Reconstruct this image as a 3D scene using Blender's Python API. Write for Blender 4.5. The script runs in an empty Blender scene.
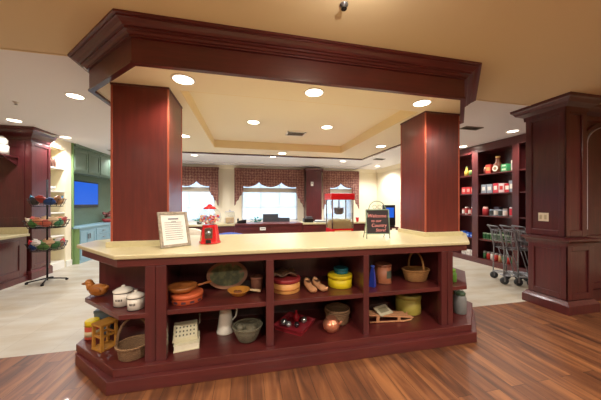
import bpy, math, random
from mathutils import Vector, Matrix
random.seed(7)
PI = math.pi
C = bpy.context.scene.collection
scene = bpy.context.scene

# ------------------------------------------------------------------ materials
def new_mat(name):
    m = bpy.data.materials.new(name); m.use_nodes = True
    nt = m.node_tree; b = nt.nodes['Principled BSDF']
    return m, nt, b
def srgb(r, g, b):
    def c(v):
        v /= 255.0
        return v / 12.92 if v <= 0.04045 else ((v + 0.055) / 1.055) ** 2.4
    return (c(r), c(g), c(b), 1)
def plain(name, col, rough=0.5, metal=0.0, coat=0.0, var=0.0, scale=8.0, emit=None, es=1.0, trans=0.0, ior=1.45, bump=0.0):
    m, nt, b = new_mat(name)
    c = srgb(*col)
    b.inputs['Base Color'].default_value = c
    b.inputs['Roughness'].default_value = rough
    b.inputs['Metallic'].default_value = metal
    b.inputs['Coat Weight'].default_value = coat
    b.inputs['Transmission Weight'].default_value = trans
    b.inputs['IOR'].default_value = ior
    if emit:
        b.inputs['Emission Color'].default_value = srgb(*emit); b.inputs['Emission Strength'].default_value = es
    if var > 0 or bump > 0:
        tc = nt.nodes.new('ShaderNodeTexCoord'); n = nt.nodes.new('ShaderNodeTexNoise')
        n.inputs['Scale'].default_value = scale; n.inputs['Detail'].default_value = 4
        nt.links.new(tc.outputs['Object'], n.inputs['Vector'])
        if var > 0:
            r = nt.nodes.new('ShaderNodeValToRGB')
            r.color_ramp.elements[0].position = .3; r.color_ramp.elements[1].position = .7
            r.color_ramp.elements[0].color = [x * (1 - var) for x in c[:3]] + [1]
            r.color_ramp.elements[1].color = [min(1, x * (1 + var)) for x in c[:3]] + [1]
            nt.links.new(n.outputs['Fac'], r.inputs['Fac']); nt.links.new(r.outputs['Color'], b.inputs['Base Color'])
        if bump > 0:
            bp = nt.nodes.new('ShaderNodeBump'); bp.inputs['Strength'].default_value = bump; bp.inputs['Distance'].default_value = .01
            nt.links.new(n.outputs['Fac'], bp.inputs['Height']); nt.links.new(bp.outputs['Normal'], b.inputs['Normal'])
    return m
def wood(name, c0, c1, rough=0.35, coat=0.3, axis='z', scale=1.0):
    m, nt, b = new_mat(name)
    tc = nt.nodes.new('ShaderNodeTexCoord'); mp = nt.nodes.new('ShaderNodeMapping')
    s = {'z': (14, 14, 1.2), 'x': (1.2, 14, 14), 'y': (14, 1.2, 14)}[axis]
    mp.inputs['Scale'].default_value = [v * scale for v in s]
    n = nt.nodes.new('ShaderNodeTexNoise'); n.inputs['Scale'].default_value = 2.2; n.inputs['Detail'].default_value = 6
    n.inputs['Distortion'].default_value = .4
    n2 = nt.nodes.new('ShaderNodeTexNoise'); n2.inputs['Scale'].default_value = 1.6; n2.inputs['Detail'].default_value = 2
    r = nt.nodes.new('ShaderNodeValToRGB')
    r.color_ramp.elements[0].position = .28; r.color_ramp.elements[1].position = .75
    r.color_ramp.elements[0].color = srgb(*c0); r.color_ramp.elements[1].color = srgb(*c1)
    mix = nt.nodes.new('ShaderNodeMath'); mix.operation = 'MULTIPLY_ADD'
    mix.inputs[1].default_value = .45
    L = nt.links
    L.new(tc.outputs['Object'], mp.inputs['Vector']); L.new(mp.outputs['Vector'], n.inputs['Vector'])
    L.new(tc.outputs['Object'], n2.inputs['Vector'])
    L.new(n2.outputs['Fac'], mix.inputs[0])
    h = nt.nodes.new('ShaderNodeMath'); h.operation = 'MULTIPLY'; h.inputs[1].default_value = .55
    L.new(n.outputs['Fac'], h.inputs[0]); L.new(h.outputs[0], mix.inputs[2])
    L.new(mix.outputs[0], r.inputs['Fac']); L.new(r.outputs['Color'], b.inputs['Base Color'])
    b.inputs['Roughness'].default_value = rough; b.inputs['Coat Weight'].default_value = coat
    b.inputs['Coat Roughness'].default_value = .18
    return m

M = {}
M['cherry'] = wood('cherry_wood', (66, 27, 29), (98, 38, 40), rough=.34, coat=.5)
M['cherry_x'] = wood('cherry_wood_rail', (72, 28, 28), (106, 41, 39), rough=.38, coat=.35, axis='x')
M['cherry_bright'] = wood('cherry_wood_lit', (84, 30, 27), (118, 43, 36), rough=.34, coat=.3)  # lit copy of the cherry: light on the columns put into the colour
M['cherry_edge_highlight'] = plain('cherry_edge_highlight', (168, 84, 62), rough=.3, coat=.4)  # lighter cherry: edge highlight of the column corners put into the colour
M['stone'] = plain('cream_counter', (202, 191, 150), rough=.3, coat=.15, var=.05, scale=30)
M['ceil_front'] = plain('tan_lamp_tinted_ceiling', (222, 200, 162), rough=.9)  # warm lamp tint of the front ceiling put into its colour
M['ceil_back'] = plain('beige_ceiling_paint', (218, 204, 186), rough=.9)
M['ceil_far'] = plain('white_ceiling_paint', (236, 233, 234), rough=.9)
M['soffit'] = plain('cream_soffit_paint', (250, 240, 214), rough=.9)
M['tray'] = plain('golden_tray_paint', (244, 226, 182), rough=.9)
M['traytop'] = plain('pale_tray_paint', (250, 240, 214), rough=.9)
M['wall'] = plain('cream_wall_paint', (240, 230, 204), rough=.85)
M['white'] = plain('white_paint', (236, 234, 226), rough=.5)
M['niche'] = plain('cream_niche_paint', (232, 222, 192), rough=.6)
M['green'] = plain('sage_green_paint', (112, 132, 116), rough=.5)
M['greenleaf'] = plain('olive_green_paint', (120, 150, 96), rough=.5)
M['greenblue'] = plain('sage_green_window_tint', (134, 170, 186), rough=.4)  # sage green with bluish window light mixed into the colour
M['screen'] = plain('blue_screen', (2, 6, 20), rough=.5, emit=(0, 104, 240), es=.8)
M['black'] = plain('black_plastic', (18, 18, 20), rough=.35)
M['blackmetal'] = plain('black_metal', (26, 24, 26), rough=.4, metal=.6)
M['steel'] = plain('grey_steel', (150, 152, 158), rough=.3, metal=.8)
M['chrome'] = plain('chrome', (210, 210, 215), rough=.12, metal=1)
M['rubber'] = plain('grey_rubber', (62, 66, 70), rough=.7)
M['red'] = plain('glossy_red', (206, 26, 34), rough=.2, coat=.6)
def thin_glass():
    m = bpy.data.materials.new('clear_thin_glass'); m.use_nodes = True; nt = m.node_tree; nt.nodes.clear()
    o = nt.nodes.new('ShaderNodeOutputMaterial'); t = nt.nodes.new('ShaderNodeBsdfTransparent'); t.inputs['Color'].default_value = (.95, .97, .98, 1)
    g = nt.nodes.new('ShaderNodeBsdfGlossy'); g.inputs['Roughness'].default_value = .05; a = nt.nodes.new('ShaderNodeMixShader'); a.inputs[0].default_value = .12; nt.links.new(t.outputs[0], a.inputs[1]); nt.links.new(g.outputs[0], a.inputs[2]); nt.links.new(a.outputs[0], o.inputs[0])
    return m
M['glass'] = thin_glass()
M['light'] = plain('lamp_diffuser', (255, 244, 225), emit=(255, 240, 215), es=9)
M['trimwhite'] = plain('white_trim_ring', (240, 236, 228), rough=.5)
M['teal'] = plain('teal_paint', (20, 92, 104), rough=.4)
M['paper'] = plain('white_paper', (232, 230, 224), rough=.8)
M['ink'] = plain('grey_ink', (120, 120, 130), rough=.8)
M['pewter'] = plain('distressed_silver_wood', (150, 138, 122), rough=.45, metal=.3, var=.3, scale=40)
M['enamel'] = plain('white_enamel', (232, 226, 214), rough=.25, coat=.4)
M['blackink'] = plain('black_ink', (30, 28, 34), rough=.6)
M['wicker'] = None
def weave(name, c0, c1, scale=36, bump=1.0):
    m, nt, b = new_mat(name)
    tc = nt.nodes.new('ShaderNodeTexCoord')
    w = nt.nodes.new('ShaderNodeTexWave'); w.bands_direction = 'Z'; w.inputs['Scale'].default_value = scale
    w.inputs['Distortion'].default_value = 3; w.inputs['Detail'].default_value = 2; w.inputs['Detail Scale'].default_value = 3
    r = nt.nodes.new('ShaderNodeValToRGB'); r.color_ramp.elements[0].color = srgb(*c0); r.color_ramp.elements[1].color = srgb(*c1)
    bp = nt.nodes.new('ShaderNodeBump'); bp.inputs['Strength'].default_value = bump; bp.inputs['Distance'].default_value = .004
    L = nt.links
    L.new(tc.outputs['Object'], w.inputs['Vector']); L.new(w.outputs['Fac'], r.inputs['Fac']); L.new(r.outputs['Color'], b.inputs['Base Color'])
    L.new(w.outputs['Fac'], bp.inputs['Height']); L.new(bp.outputs['Normal'], b.inputs['Normal'])
    b.inputs['Roughness'].default_value = .7
    return m
M['wicker'] = weave('honey_wicker', (104, 60, 26), (216, 158, 92))
M['wicker_dark'] = weave('brown_wicker', (66, 42, 28), (176, 136, 96))
M['wicker_grey'] = weave('grey_green_wicker', (52, 50, 40), (150, 142, 116))

def floor_wood():
    m, nt, b = new_mat('wood_plank_floor'); L = nt.links
    tc = nt.nodes.new('ShaderNodeTexCoord'); mp = nt.nodes.new('ShaderNodeMapping')
    mp.inputs['Rotation'].default_value = (0, 0, PI / 2)
    L.new(tc.outputs['Object'], mp.inputs['Vector'])
    br = nt.nodes.new('ShaderNodeTexBrick')
    br.inputs['Scale'].default_value = 1; br.inputs['Brick Width'].default_value = 1.1; br.inputs['Row Height'].default_value = .125
    br.inputs['Mortar Size'].default_value = .0015; br.offset = .37
    br.inputs['Color1'].default_value = (.0, .0, .0, 1); br.inputs['Color2'].default_value = (1, 1, 1, 1); br.inputs['Mortar'].default_value = (0, 0, 0, 1)
    L.new(mp.outputs['Vector'], br.inputs['Vector'])
    mp2 = nt.nodes.new('ShaderNodeMapping'); mp2.inputs['Scale'].default_value = (9, .9, 1)
    L.new(tc.outputs['Object'], mp2.inputs['Vector'])
    add = nt.nodes.new('ShaderNodeVectorMath'); add.operation = 'ADD'
    sc = nt.nodes.new('ShaderNodeVectorMath'); sc.operation = 'SCALE'; sc.inputs['Scale'].default_value = 7
    L.new(br.outputs['Color'], sc.inputs[0]); L.new(mp2.outputs['Vector'], add.inputs[0]); L.new(sc.outputs[0], add.inputs[1])
    n = nt.nodes.new('ShaderNodeTexNoise'); n.inputs['Scale'].default_value = 1.6; n.inputs['Detail'].default_value = 7; n.inputs['Distortion'].default_value = .8
    L.new(add.outputs[0], n.inputs['Vector'])
    r = nt.nodes.new('ShaderNodeValToRGB'); cr = r.color_ramp
    cr.elements[0].position = .25; cr.elements[0].color = srgb(58, 34, 25)
    cr.elements[1].position = .78; cr.elements[1].color = srgb(164, 108, 66)
    e = cr.elements.new(.5); e.color = srgb(112, 68, 42)
    mx = nt.nodes.new('ShaderNodeMath'); mx.operation = 'MULTIPLY_ADD'; mx.inputs[1].default_value = .16
    L.new(br.outputs['Color'], mx.inputs[0])
    s2 = nt.nodes.new('ShaderNodeMath'); s2.operation = 'MULTIPLY'; s2.inputs[1].default_value = .86
    L.new(n.outputs['Fac'], s2.inputs[0]); L.new(s2.outputs[0], mx.inputs[2])
    L.new(mx.outputs[0], r.inputs['Fac'])
    mm = nt.nodes.new('ShaderNodeMix'); mm.data_type = 'RGBA'; mm.inputs[7].default_value = srgb(40, 22, 16)
    L.new(br.outputs['Fac'], mm.inputs[0]); L.new(r.outputs['Color'], mm.inputs[6]); L.new(mm.outputs[2], b.inputs['Base Color'])
    b.inputs['Roughness'].default_value = .42; b.inputs['Coat Weight'].default_value = .12
    return m
M['floorwood'] = floor_wood()
def floor_tile():
    m, nt, b = new_mat('cream_stone_tile'); L = nt.links
    tc = nt.nodes.new('ShaderNodeTexCoord')
    br = nt.nodes.new('ShaderNodeTexBrick'); br.inputs['Scale'].default_value = 1; br.inputs['Brick Width'].default_value = .46; br.inputs['Row Height'].default_value = .46
    br.inputs['Mortar Size'].default_value = .003; br.offset = 0
    br.inputs['Color1'].default_value = srgb(190, 185, 172); br.inputs['Color2'].default_value = srgb(180, 174, 160); br.inputs['Mortar'].default_value = srgb(166, 158, 144)
    L.new(tc.outputs['Object'], br.inputs['Vector'])
    mp = nt.nodes.new('ShaderNodeMapping'); mp.inputs['Scale'].default_value = (1.2, 4, 1); mp.inputs['Rotation'].default_value = (0, 0, .5)
    L.new(tc.outputs['Object'], mp.inputs['Vector'])
    n = nt.nodes.new('ShaderNodeTexNoise'); n.inputs['Scale'].default_value = 1.3; n.inputs['Detail'].default_value = 6
    L.new(mp.outputs['Vector'], n.inputs['Vector'])
    r = nt.nodes.new('ShaderNodeValToRGB'); r.color_ramp.elements[0].position = .35; r.color_ramp.elements[0].color = (.86, .78, .68, 1); r.color_ramp.elements[1].position = .6; r.color_ramp.elements[1].color = (1, 1, 1, 1)
    L.new(n.outputs['Fac'], r.inputs['Fac'])
    mm = nt.nodes.new('ShaderNodeMix'); mm.data_type = 'RGBA'; mm.blend_type = 'MULTIPLY'; mm.inputs[0].default_value = 1
    L.new(br.outputs['Color'], mm.inputs[6]); L.new(r.outputs['Color'], mm.inputs[7]); L.new(mm.outputs[2], b.inputs['Base Color'])
    b.inputs['Roughness'].default_value = .4
    return m
M['floortile'] = floor_tile()
def plaid():
    m, nt, b = new_mat('plaid_drapery'); L = nt.links
    tc = nt.nodes.new('ShaderNodeTexCoord')
    cols = []
    for d in ('X', 'Z'):
        w = nt.nodes.new('ShaderNodeTexWave'); w.bands_direction = d; w.inputs['Scale'].default_value = 3.2; w.inputs['Distortion'].default_value = 5; w.inputs['Detail'].default_value = 3; w.inputs['Detail Scale'].default_value = 4
        L.new(tc.outputs['Object'], w.inputs['Vector']); cols.append(w)
    a = nt.nodes.new('ShaderNodeMath'); a.operation = 'ADD'
    L.new(cols[0].outputs['Fac'], a.inputs[0]); L.new(cols[1].outputs['Fac'], a.inputs[1])
    h = nt.nodes.new('ShaderNodeMath'); h.operation = 'MULTIPLY'; h.inputs[1].default_value = .5
    L.new(a.outputs[0], h.inputs[0])
    r = nt.nodes.new('ShaderNodeValToRGB'); cr = r.color_ramp
    cr.elements[0].position = .1; cr.elements[0].color = srgb(112, 66, 62); cr.elements[1].position = .9; cr.elements[1].color = srgb(166, 128, 110)
    e = cr.elements.new(.5); e.color = srgb(140, 94, 84)
    L.new(h.outputs[0], r.inputs['Fac']); L.new(r.outputs['Color'], b.inputs['Base Color'])
    b.inputs['Roughness'].default_value = .85
    return m
M['plaid'] = plaid()
_cm = {}
def cm(*col, rough=.45, coat=0.0):                       # small pot of plain paint, one per colour
    k = (col, rough)
    if k not in _cm: _cm[k] = plain('paint_%02x%02x%02x' % tuple(col), col, rough=rough, coat=coat, var=.06, scale=25)
    return _cm[k]

# ------------------------------------------------------------------ mesh building
class MB:
    def __init__(s): s.v = []; s.f = []; s.mi = []; s.sm = []; s.mt = 0; s.X = Matrix.Identity(4)
    def add(s, vs, fs, smooth=False):
        o = len(s.v); s.v += [s.X @ Vector(p) for p in vs]
        for f in fs: s.f.append([o + i for i in f]); s.mi.append(s.mt); s.sm.append(smooth)
        return s
    def box(s, x0, x1, y0, y1, z0, z1):
        x0, x1 = sorted((x0, x1)); y0, y1 = sorted((y0, y1)); z0, z1 = sorted((z0, z1))
        vs = [(x, y, z) for z in (z0, z1) for (x, y) in ((x0, y0), (x1, y0), (x1, y1), (x0, y1))]
        return s.add(vs, [(3, 2, 1, 0), (4, 5, 6, 7), (0, 1, 5, 4), (1, 2, 6, 5), (2, 3, 7, 6), (3, 0, 4, 7)])
    def prism(s, poly, z0, z1):                            # poly counter-clockwise in xy
        n = len(poly)
        vs = [(x, y, z0) for x, y in poly] + [(x, y, z1) for x, y in poly]
        fs = [tuple(range(n))[::-1], tuple(range(n, 2 * n))] + [(i, (i + 1) % n, n + (i + 1) % n, n + i) for i in range(n)]
        return s.add(vs, fs)
    def prismv(s, poly, y0, y1):                           # poly in xz, extruded along y
        n = len(poly)
        vs = [(x, y0, z) for x, z in poly] + [(x, y1, z) for x, z in poly]
        fs = [tuple(range(n)), tuple(range(n, 2 * n))[::-1]] + [(i, n + i, n + (i + 1) % n, (i + 1) % n) for i in range(n)]
        return s.add(vs, fs)
    def lathe(s, prof, c=(0, 0, 0), seg=20, sx=1, sy=1, cap=True, smooth=True, mats=None):
        vs = []; fs = []
        n = len(prof)
        for r, z in prof:
            for k in range(seg):
                a = 2 * PI * k / seg
                vs.append((c[0] + r * sx * math.cos(a), c[1] + r * sy * math.sin(a), c[2] + z))
        o = len(s.v); s.v += [s.X @ Vector(p) for p in vs]
        for i in range(n - 1):
            for k in range(seg):
                k2 = (k + 1) % seg
                s.f.append([o + i * seg + k, o + i * seg + k2, o + (i + 1) * seg + k2, o + (i + 1) * seg + k])
                s.mi.append(mats[i] if mats else s.mt); s.sm.append(smooth)
        if cap:
            s.f.append([o + k for k in range(seg)][::-1]); s.mi.append(mats[0] if mats else s.mt); s.sm.append(False)
            s.f.append([o + (n - 1) * seg + k for k in range(seg)]); s.mi.append(mats[-1] if mats else s.mt); s.sm.append(False)
        return s
    def tube(s, pts, r, seg=8, closed=False):
        pts = [Vector(p) for p in pts]; n = len(pts); vs = []; fs = []
        up = Vector((0, 0, 1)); prev = None
        for i, p in enumerate(pts):
            a = pts[i - 1] if (i > 0 or closed) else p; b = pts[(i + 1) % n] if (i < n - 1 or closed) else p
            t = (b - a).normalized()
            if prev is None:
                q = t.cross(up) if abs(t.dot(up)) < .95 else t.cross(Vector((1, 0, 0)))
            else:
                q = prev - t * prev.dot(t)
            q.normalize(); prev = q; w = t.cross(q)
            rr = r[i] if isinstance(r, (list, tuple)) else r
            for k in range(seg):
                an = 2 * PI * k / seg
                vs.append(p + q * rr * math.cos(an) + w * rr * math.sin(an))
        m = n if closed else n - 1
        for i in range(m):
            j = (i + 1) % n
            for k in range(seg):
                k2 = (k + 1) % seg
                fs.append((i * seg + k, i * seg + k2, j * seg + k2, j * seg + k))
        if not closed:
            fs.append(tuple(range(seg))[::-1]); fs.append(tuple((n - 1) * seg + k for k in range(seg)))
        return s.add(vs, fs, True)
    def ball(s, c, rx, ry=None, rz=None, seg=16, rings=10):
        ry = ry or rx; rz = rz or rx
        vs = [(c[0], c[1], c[2] - rz)]
        for i in range(1, rings):
            a = -PI / 2 + PI * i / rings
            for k in range(seg):
                b = 2 * PI * k / seg
                vs.append((c[0] + rx * math.cos(a) * math.cos(b), c[1] + ry * math.cos(a) * math.sin(b), c[2] + rz * math.sin(a)))
        vs.append((c[0], c[1], c[2] + rz)); fs = []
        for k in range(seg): fs.append((0, 1 + (k + 1) % seg, 1 + k))
        for i in range(rings - 2):
            for k in range(seg):
                k2 = (k + 1) % seg; a = 1 + i * seg
                fs.append((a + k, a + k2, a + seg + k2, a + seg + k))
        a = 1 + (rings - 2) * seg; t = len(vs) - 1
        for k in range(seg): fs.append((a + k, a + (k + 1) % seg, t))
        return s.add(vs, fs, True)
    def grid(s, fn, nu, nv, smooth=True, both=0.0):         # fn(u,v) -> point ; both = thickness along a given offset fn
        vs = [fn(i / nu, j / nv) for j in range(nv + 1) for i in range(nu + 1)]
        fs = [(j * (nu + 1) + i, j * (nu + 1) + i + 1, (j + 1) * (nu + 1) + i + 1, (j + 1) * (nu + 1) + i) for j in range(nv) for i in range(nu)]
        return s.add(vs, fs, smooth)
    def sweep(s, prof, path, closed=False):                 # prof: (outward offset, z); path: xy, outside is to the right of travel
        n = len(path); P = [Vector((x, y)) for x, y in path]; dirs = []
        for i in range(n):
            nr = []
            if i > 0 or closed:
                d = (P[i] - P[i - 1]).normalized(); nr.append(Vector((d.y, -d.x)))
            if i < n - 1 or closed:
                d = (P[(i + 1) % n] - P[i]).normalized(); nr.append(Vector((d.y, -d.x)))
            if len(nr) == 2:
                q = (nr[0] + nr[1]).normalized(); q = q / max(.2, q.dot(nr[0]))
            else: q = nr[0]
            dirs.append(q)
        m = len(prof); vs = []
        for i in range(n):
            for o, z in prof:
                p = P[i] + dirs[i] * o; vs.append((p.x, p.y, z))
        fs = []
        for i in range(n if closed else n - 1):
            j = (i + 1) % n
            for k in range(m):
                k2 = (k + 1) % m
                fs.append((i * m + k, j * m + k, j * m + k2, i * m + k2))
        if not closed:
            fs.append(tuple(range(m))); fs.append(tuple((n - 1) * m + k for k in range(m))[::-1])
        return s.add(vs, fs)
    def build(s, name, mat, parent=None, world=False, bevel=0.0, solid=0.0, recalc=True):
        me = bpy.data.meshes.new(name)
        off = Vector((0, 0, 0))
        if world and parent is not None:
            q = parent
            while q is not None: off += q.location; q = q.parent
        elif world and parent is None: off = Vector((0, 0, 0))
        me.from_pydata([tuple(p - off) for p in s.v], [], s.f)
        for m in (mat if isinstance(mat, (list, tuple)) else [mat]): me.materials.append(M[m] if isinstance(m, str) else m)
        for i, p in enumerate(me.polygons): p.material_index = s.mi[i]; p.use_smooth = s.sm[i]
        if recalc:
            import bmesh
            b = bmesh.new(); b.from_mesh(me); bmesh.ops.recalc_face_normals(b, faces=b.faces); b.to_mesh(me); b.free()
        me.update()
        o = bpy.data.objects.new(name, me); C.objects.link(o)
        if parent is not None: o.parent = parent
        if solid:
            md = o.modifiers.new('Solid', 'SOLIDIFY'); md.thickness = solid; md.offset = 0
        if bevel:
            md = o.modifiers.new('Bevel', 'BEVEL'); md.width = bevel; md.segments = 2; md.limit_method = 'ANGLE'; md.angle_limit = math.radians(40)
        return o
def tag(o, label, cat, group=None):
    o['label'] = label; o['category'] = cat
    if group: o['group'] = group
    return o
def thing(name, label, cat, loc=(0, 0, 0), rz=0.0, group=None):
    o = bpy.data.objects.new(name, None); C.objects.link(o)
    o.empty_display_size = .05; o.location = loc; o.rotation_euler = (0, 0, rz)
    return tag(o, label, cat, group)
def struct(name, mb, mat, parent=None, bevel=0.0):
    o = mb.build(name, mat, parent, world=True, bevel=bevel)
    if parent is None: o['kind'] = 'structure'
    return o
KIDS = {}
def dup(root, loc, rz=None, label=None, group=None):
    kids = [c for c in bpy.data.objects if c.parent == root]
    r = root.copy(); C.objects.link(r); r.location = loc
    if rz is not None: r.rotation_euler = (0, 0, rz)
    if label: r['label'] = label
    if group: r['group'] = group
    for ch in kids:
        c = ch.copy(); C.objects.link(c); c.parent = r
        for g in [q for q in bpy.data.objects if q.parent == ch]:
            d = g.copy(); C.objects.link(d); d.parent = c
    return r
def B(*a): return MB().box(*a)
def rot(ax, ang): return Matrix.Rotation(ang, 4, ax)
def tr(x, y, z): return Matrix.Translation((x, y, z))
# ------------------------------------------------------------------ the room shell
HC = 2.80; CX = .66
fl = struct('floor', B(-6, 7.2, -4.2, 2.77, -.1, 0), 'floorwood')
struct('floor', B(-6, 7.2, 2.77, 9.9, -.1, 0), 'floortile')
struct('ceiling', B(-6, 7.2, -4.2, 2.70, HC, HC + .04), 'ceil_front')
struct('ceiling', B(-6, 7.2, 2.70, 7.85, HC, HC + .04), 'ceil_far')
cb = MB()
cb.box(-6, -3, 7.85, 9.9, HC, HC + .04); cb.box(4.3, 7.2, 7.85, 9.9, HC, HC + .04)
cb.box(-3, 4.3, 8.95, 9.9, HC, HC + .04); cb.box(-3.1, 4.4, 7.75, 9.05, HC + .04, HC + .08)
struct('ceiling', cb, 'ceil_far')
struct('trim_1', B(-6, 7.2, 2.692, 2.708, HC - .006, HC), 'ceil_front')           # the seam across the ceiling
# soffit that carries the wooden surround, with its raised tray
SP = [(-1.49, 5.7), (-1.49, 2.735), (-.875, 2.12), (2.195, 2.12), (2.83, 2.755), (2.83, 5.7)]
sf = MB()
zs, zt = 2.525, 2.79
sf.prism([(-.85, 2.14), (2.17, 2.14), (2.64, 2.6), (-1.31, 2.6)], zs, zt)
sf.prism([(-1.31, 2.6), (-.65, 2.6), (-.65, 5.12), (-1.46, 5.12), (-1.46, 2.75)], zs, zt)
sf.prism([(2.03, 2.6), (2.64, 2.6), (2.81, 2.77), (2.81, 5.12), (2.03, 5.12)], zs, zt)
sf.box(-1.46, 2.81, 5.12, 5.68, zs, zt)
struct('ceiling', sf, 'soffit')
sf = MB(); sf.box(-.65, -.642, 2.6, 5.12, zs, 2.675); sf.box(2.022, 2.03, 2.6, 5.12, zs, 2.675); sf.box(-.65, 2.03, 5.112, 5.12, zs, 2.675); sf.box(-.65, 2.03, 2.6, 2.608, zs, 2.675)
struct('trim_2', sf, 'tray')
struct('ceiling', B(-.65, 2.03, 2.6, 5.12, 2.675, 2.71), 'traytop')

def wall_y(name, x0, x1, y, th, mat, holes=()):
    m = MB(); xs = x0
    for (a, b, z0, z1) in holes:
        m.box(xs, a, y, y + th, 0, HC); m.box(a, b, y, y + th, 0, z0); m.box(a, b, y, y + th, z1, HC); xs = b
    m.box(xs, x1, y, y + th, 0, HC)
    return struct(name, m, mat)
WIN = [(-2.95, -1.15), (-.22, 1.92), (2.98, 4.2)]
wall_y('wall_back', -6, 7.2, 9.4, .18, 'wall', [(a, b, .75, 2.45) for a, b in WIN])
struct('wall_front', B(-6, 7.2, -4.3, -4.2, 0, HC), 'wall')
struct('wall_left', B(-6, -5.6, -4.2, 9.4, 0, HC), 'wall')
struct('wall_right', B(6.9, 7.2, -4.2, 9.4, 0, HC), 'wall')
lw = MB()                                             # left back wall that holds the white niche
struct('wall_left', B(-5.0, -3.95, 6.42, 6.6, 0, HC), 'wall'); struct('wall_left', B(-5.0, -4.25, 5.98, 6.42, 0, HC), 'wall'); struct('wall_left', B(-5.0, -4.2, 6.6, 9.4, 0, HC), 'wall')
struct('wall_left', B(-4.25, -3.95, 5.98, 6.42, 2.62, HC), 'wall')
struct('wall_right', B(5.32, 6.9, 6.2, 9.4, 0, HC), 'wall')
struct('baseboard_left', B(-3.95, -3.93, 6.42, 6.6, 0, .13), 'white')
cr = MB().sweep([(0, 2.675), (.0, HC), (.12, HC), (.12, 2.785), (.03, 2.68)], [(5.32, 9.4), (-4.2, 9.4)][::-1])
struct('trim_3', cr, 'wall')
cr = MB().sweep([(0, 2.675), (.0, HC), (.12, HC), (.12, 2.785), (.03, 2.68)], [(5.32, 9.4), (5.32, 6.2)])
struct('trim_4', cr, 'wall')

# windows in the back wall: frame, glass, sheer shade, sill
SH = plain('sheer_shade', (236, 242, 250), rough=.8, var=.0)
def sheer():
    m = bpy.data.materials.new('sheer_window_shade'); m.use_nodes = True; nt = m.node_tree; nt.nodes.clear()
    o = nt.nodes.new('ShaderNodeOutputMaterial'); t = nt.nodes.new('ShaderNodeBsdfTranslucent'); t.inputs['Color'].default_value = (.92, .95, 1, 1)
    d = nt.nodes.new('ShaderNodeBsdfDiffuse'); d.inputs['Color'].default_value = (.9, .92, .95, 1)
    tp = nt.nodes.new('ShaderNodeBsdfTransparent')
    a = nt.nodes.new('ShaderNodeMixShader'); a.inputs[0].default_value = .3; b = nt.nodes.new('ShaderNodeMixShader'); b.inputs[0].default_value = .55
    nt.links.new(t.outputs[0], a.inputs[1]); nt.links.new(d.outputs[0], a.inputs[2]); nt.links.new(a.outputs[0], b.inputs[1]); nt.links.new(tp.outputs[0], b.inputs[2]); nt.links.new(b.outputs[0], o.inputs[0])
    return m
M['sheer'] = sheer()
for i, (a, b) in enumerate(WIN):
    f = MB(); t = .06
    f.box(a, a + t, 9.42, 9.5, .75, 2.45); f.box(b - t, b, 9.42, 9.5, .75, 2.45); f.box(a, b, 9.42, 9.5, .75, .75 + t); f.box(a, b, 9.42, 9.5, 2.45 - t, 2.45)
    f.box(a, b, 9.43, 9.49, 1.24, 1.27)
    n = 3 if i == 1 else 2
    for k in range(1, n): x = a + (b - a) * k / n; f.box(x - .015, x + .015, 9.43, 9.49, .75, 2.45)
    w = struct('window_%d' % (i + 1), f, 'white')
    g = B(a + t, b - t, 9.455, 9.463, .8, 2.4).build('glass', 'glass', w)
    s = B(a + .01, b - .01, 9.405, 9.408, .75, 2.2).build('shade', 'sheer', w)
    B(a + .01, b - .01, 9.39, 9.404, 1.82, 1.99).build('shade_rail', cm(216, 208, 190), w)
    B(a - .05, b + .05, 9.33, 9.4, .70, .75).build('window_sill', 'white', w)

# ------------------------------------------------------------------ wooden surround above the island
R0 = (CX, 2.12, 2.50)
hd = thing('wooden_ceiling_surround', 'cherry wood octagonal beam surround with stepped crown moulding hanging from the ceiling above the island', 'beam', R0)
path = SP
MB().sweep([(0, 2.505), (0, 2.72), (-.03, 2.72), (-.03, 2.505)], path, closed=True).build('fascia', 'cherry_x', hd, world=True)
MB().sweep([(0, 2.695), (.018, 2.695), (.018, 2.708), (.030, 2.710), (.040, 2.724), (.058, 2.728), (.058, 2.742), (.074, 2.744), (.088, 2.758), (.112, 2.770), (.122, 2.772), (.122, 2.782), (.142, 2.784), (.142, 2.80), (0, 2.80)], path, closed=True).build('crown_moulding', 'cherry_x', hd, world=True)
MB().sweep([(0, 2.497), (.008, 2.497), (.008, 2.515), (0, 2.515), (-.036, 2.515), (-.036, 2.497)], path, closed=True).build('bottom_bead', 'cherry', hd, world=True)

# ------------------------------------------------------------------ the two columns standing on the counter
def column(cx, cy, label):
    t = thing('wooden_column', label, 'column', (cx, cy, 1.018))
    h = .24
    B(-h, h, -h, h, .0, 1.507).build('shaft', 'cherry_bright', t)
    for sx in (-1, 1):
        for sy in (-1, 1):
            B(sx * h - sx * .012, sx * h + sx * .005, sy * h - sy * .012, sy * h + sy * .005, .0, 1.504).build('corner_bead', 'cherry_edge_highlight', t, bevel=.003)
    s = MB().sweep([(.0, 1.487), (.008, 1.487), (.008, 1.506), (0, 1.506)], [(-h, -h), (h, -h), (h, h), (-h, h)], closed=True)
    s.build('top_bead', 'cherry', t)
    MB().sweep([(.002, 0), (.03, 0), (.03, .045), (.026, .05), (.002, .05)], [(-h, -h), (h, -h), (h, h), (-h, h)], closed=True).build('plinth', 'stone', t)
column(-.98, 2.80, 'left square cherry wood column standing on the island counter behind the framed notice')
column(2.33, 2.80, 'right square cherry wood column standing on the island counter beside the chalkboard sign')

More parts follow.
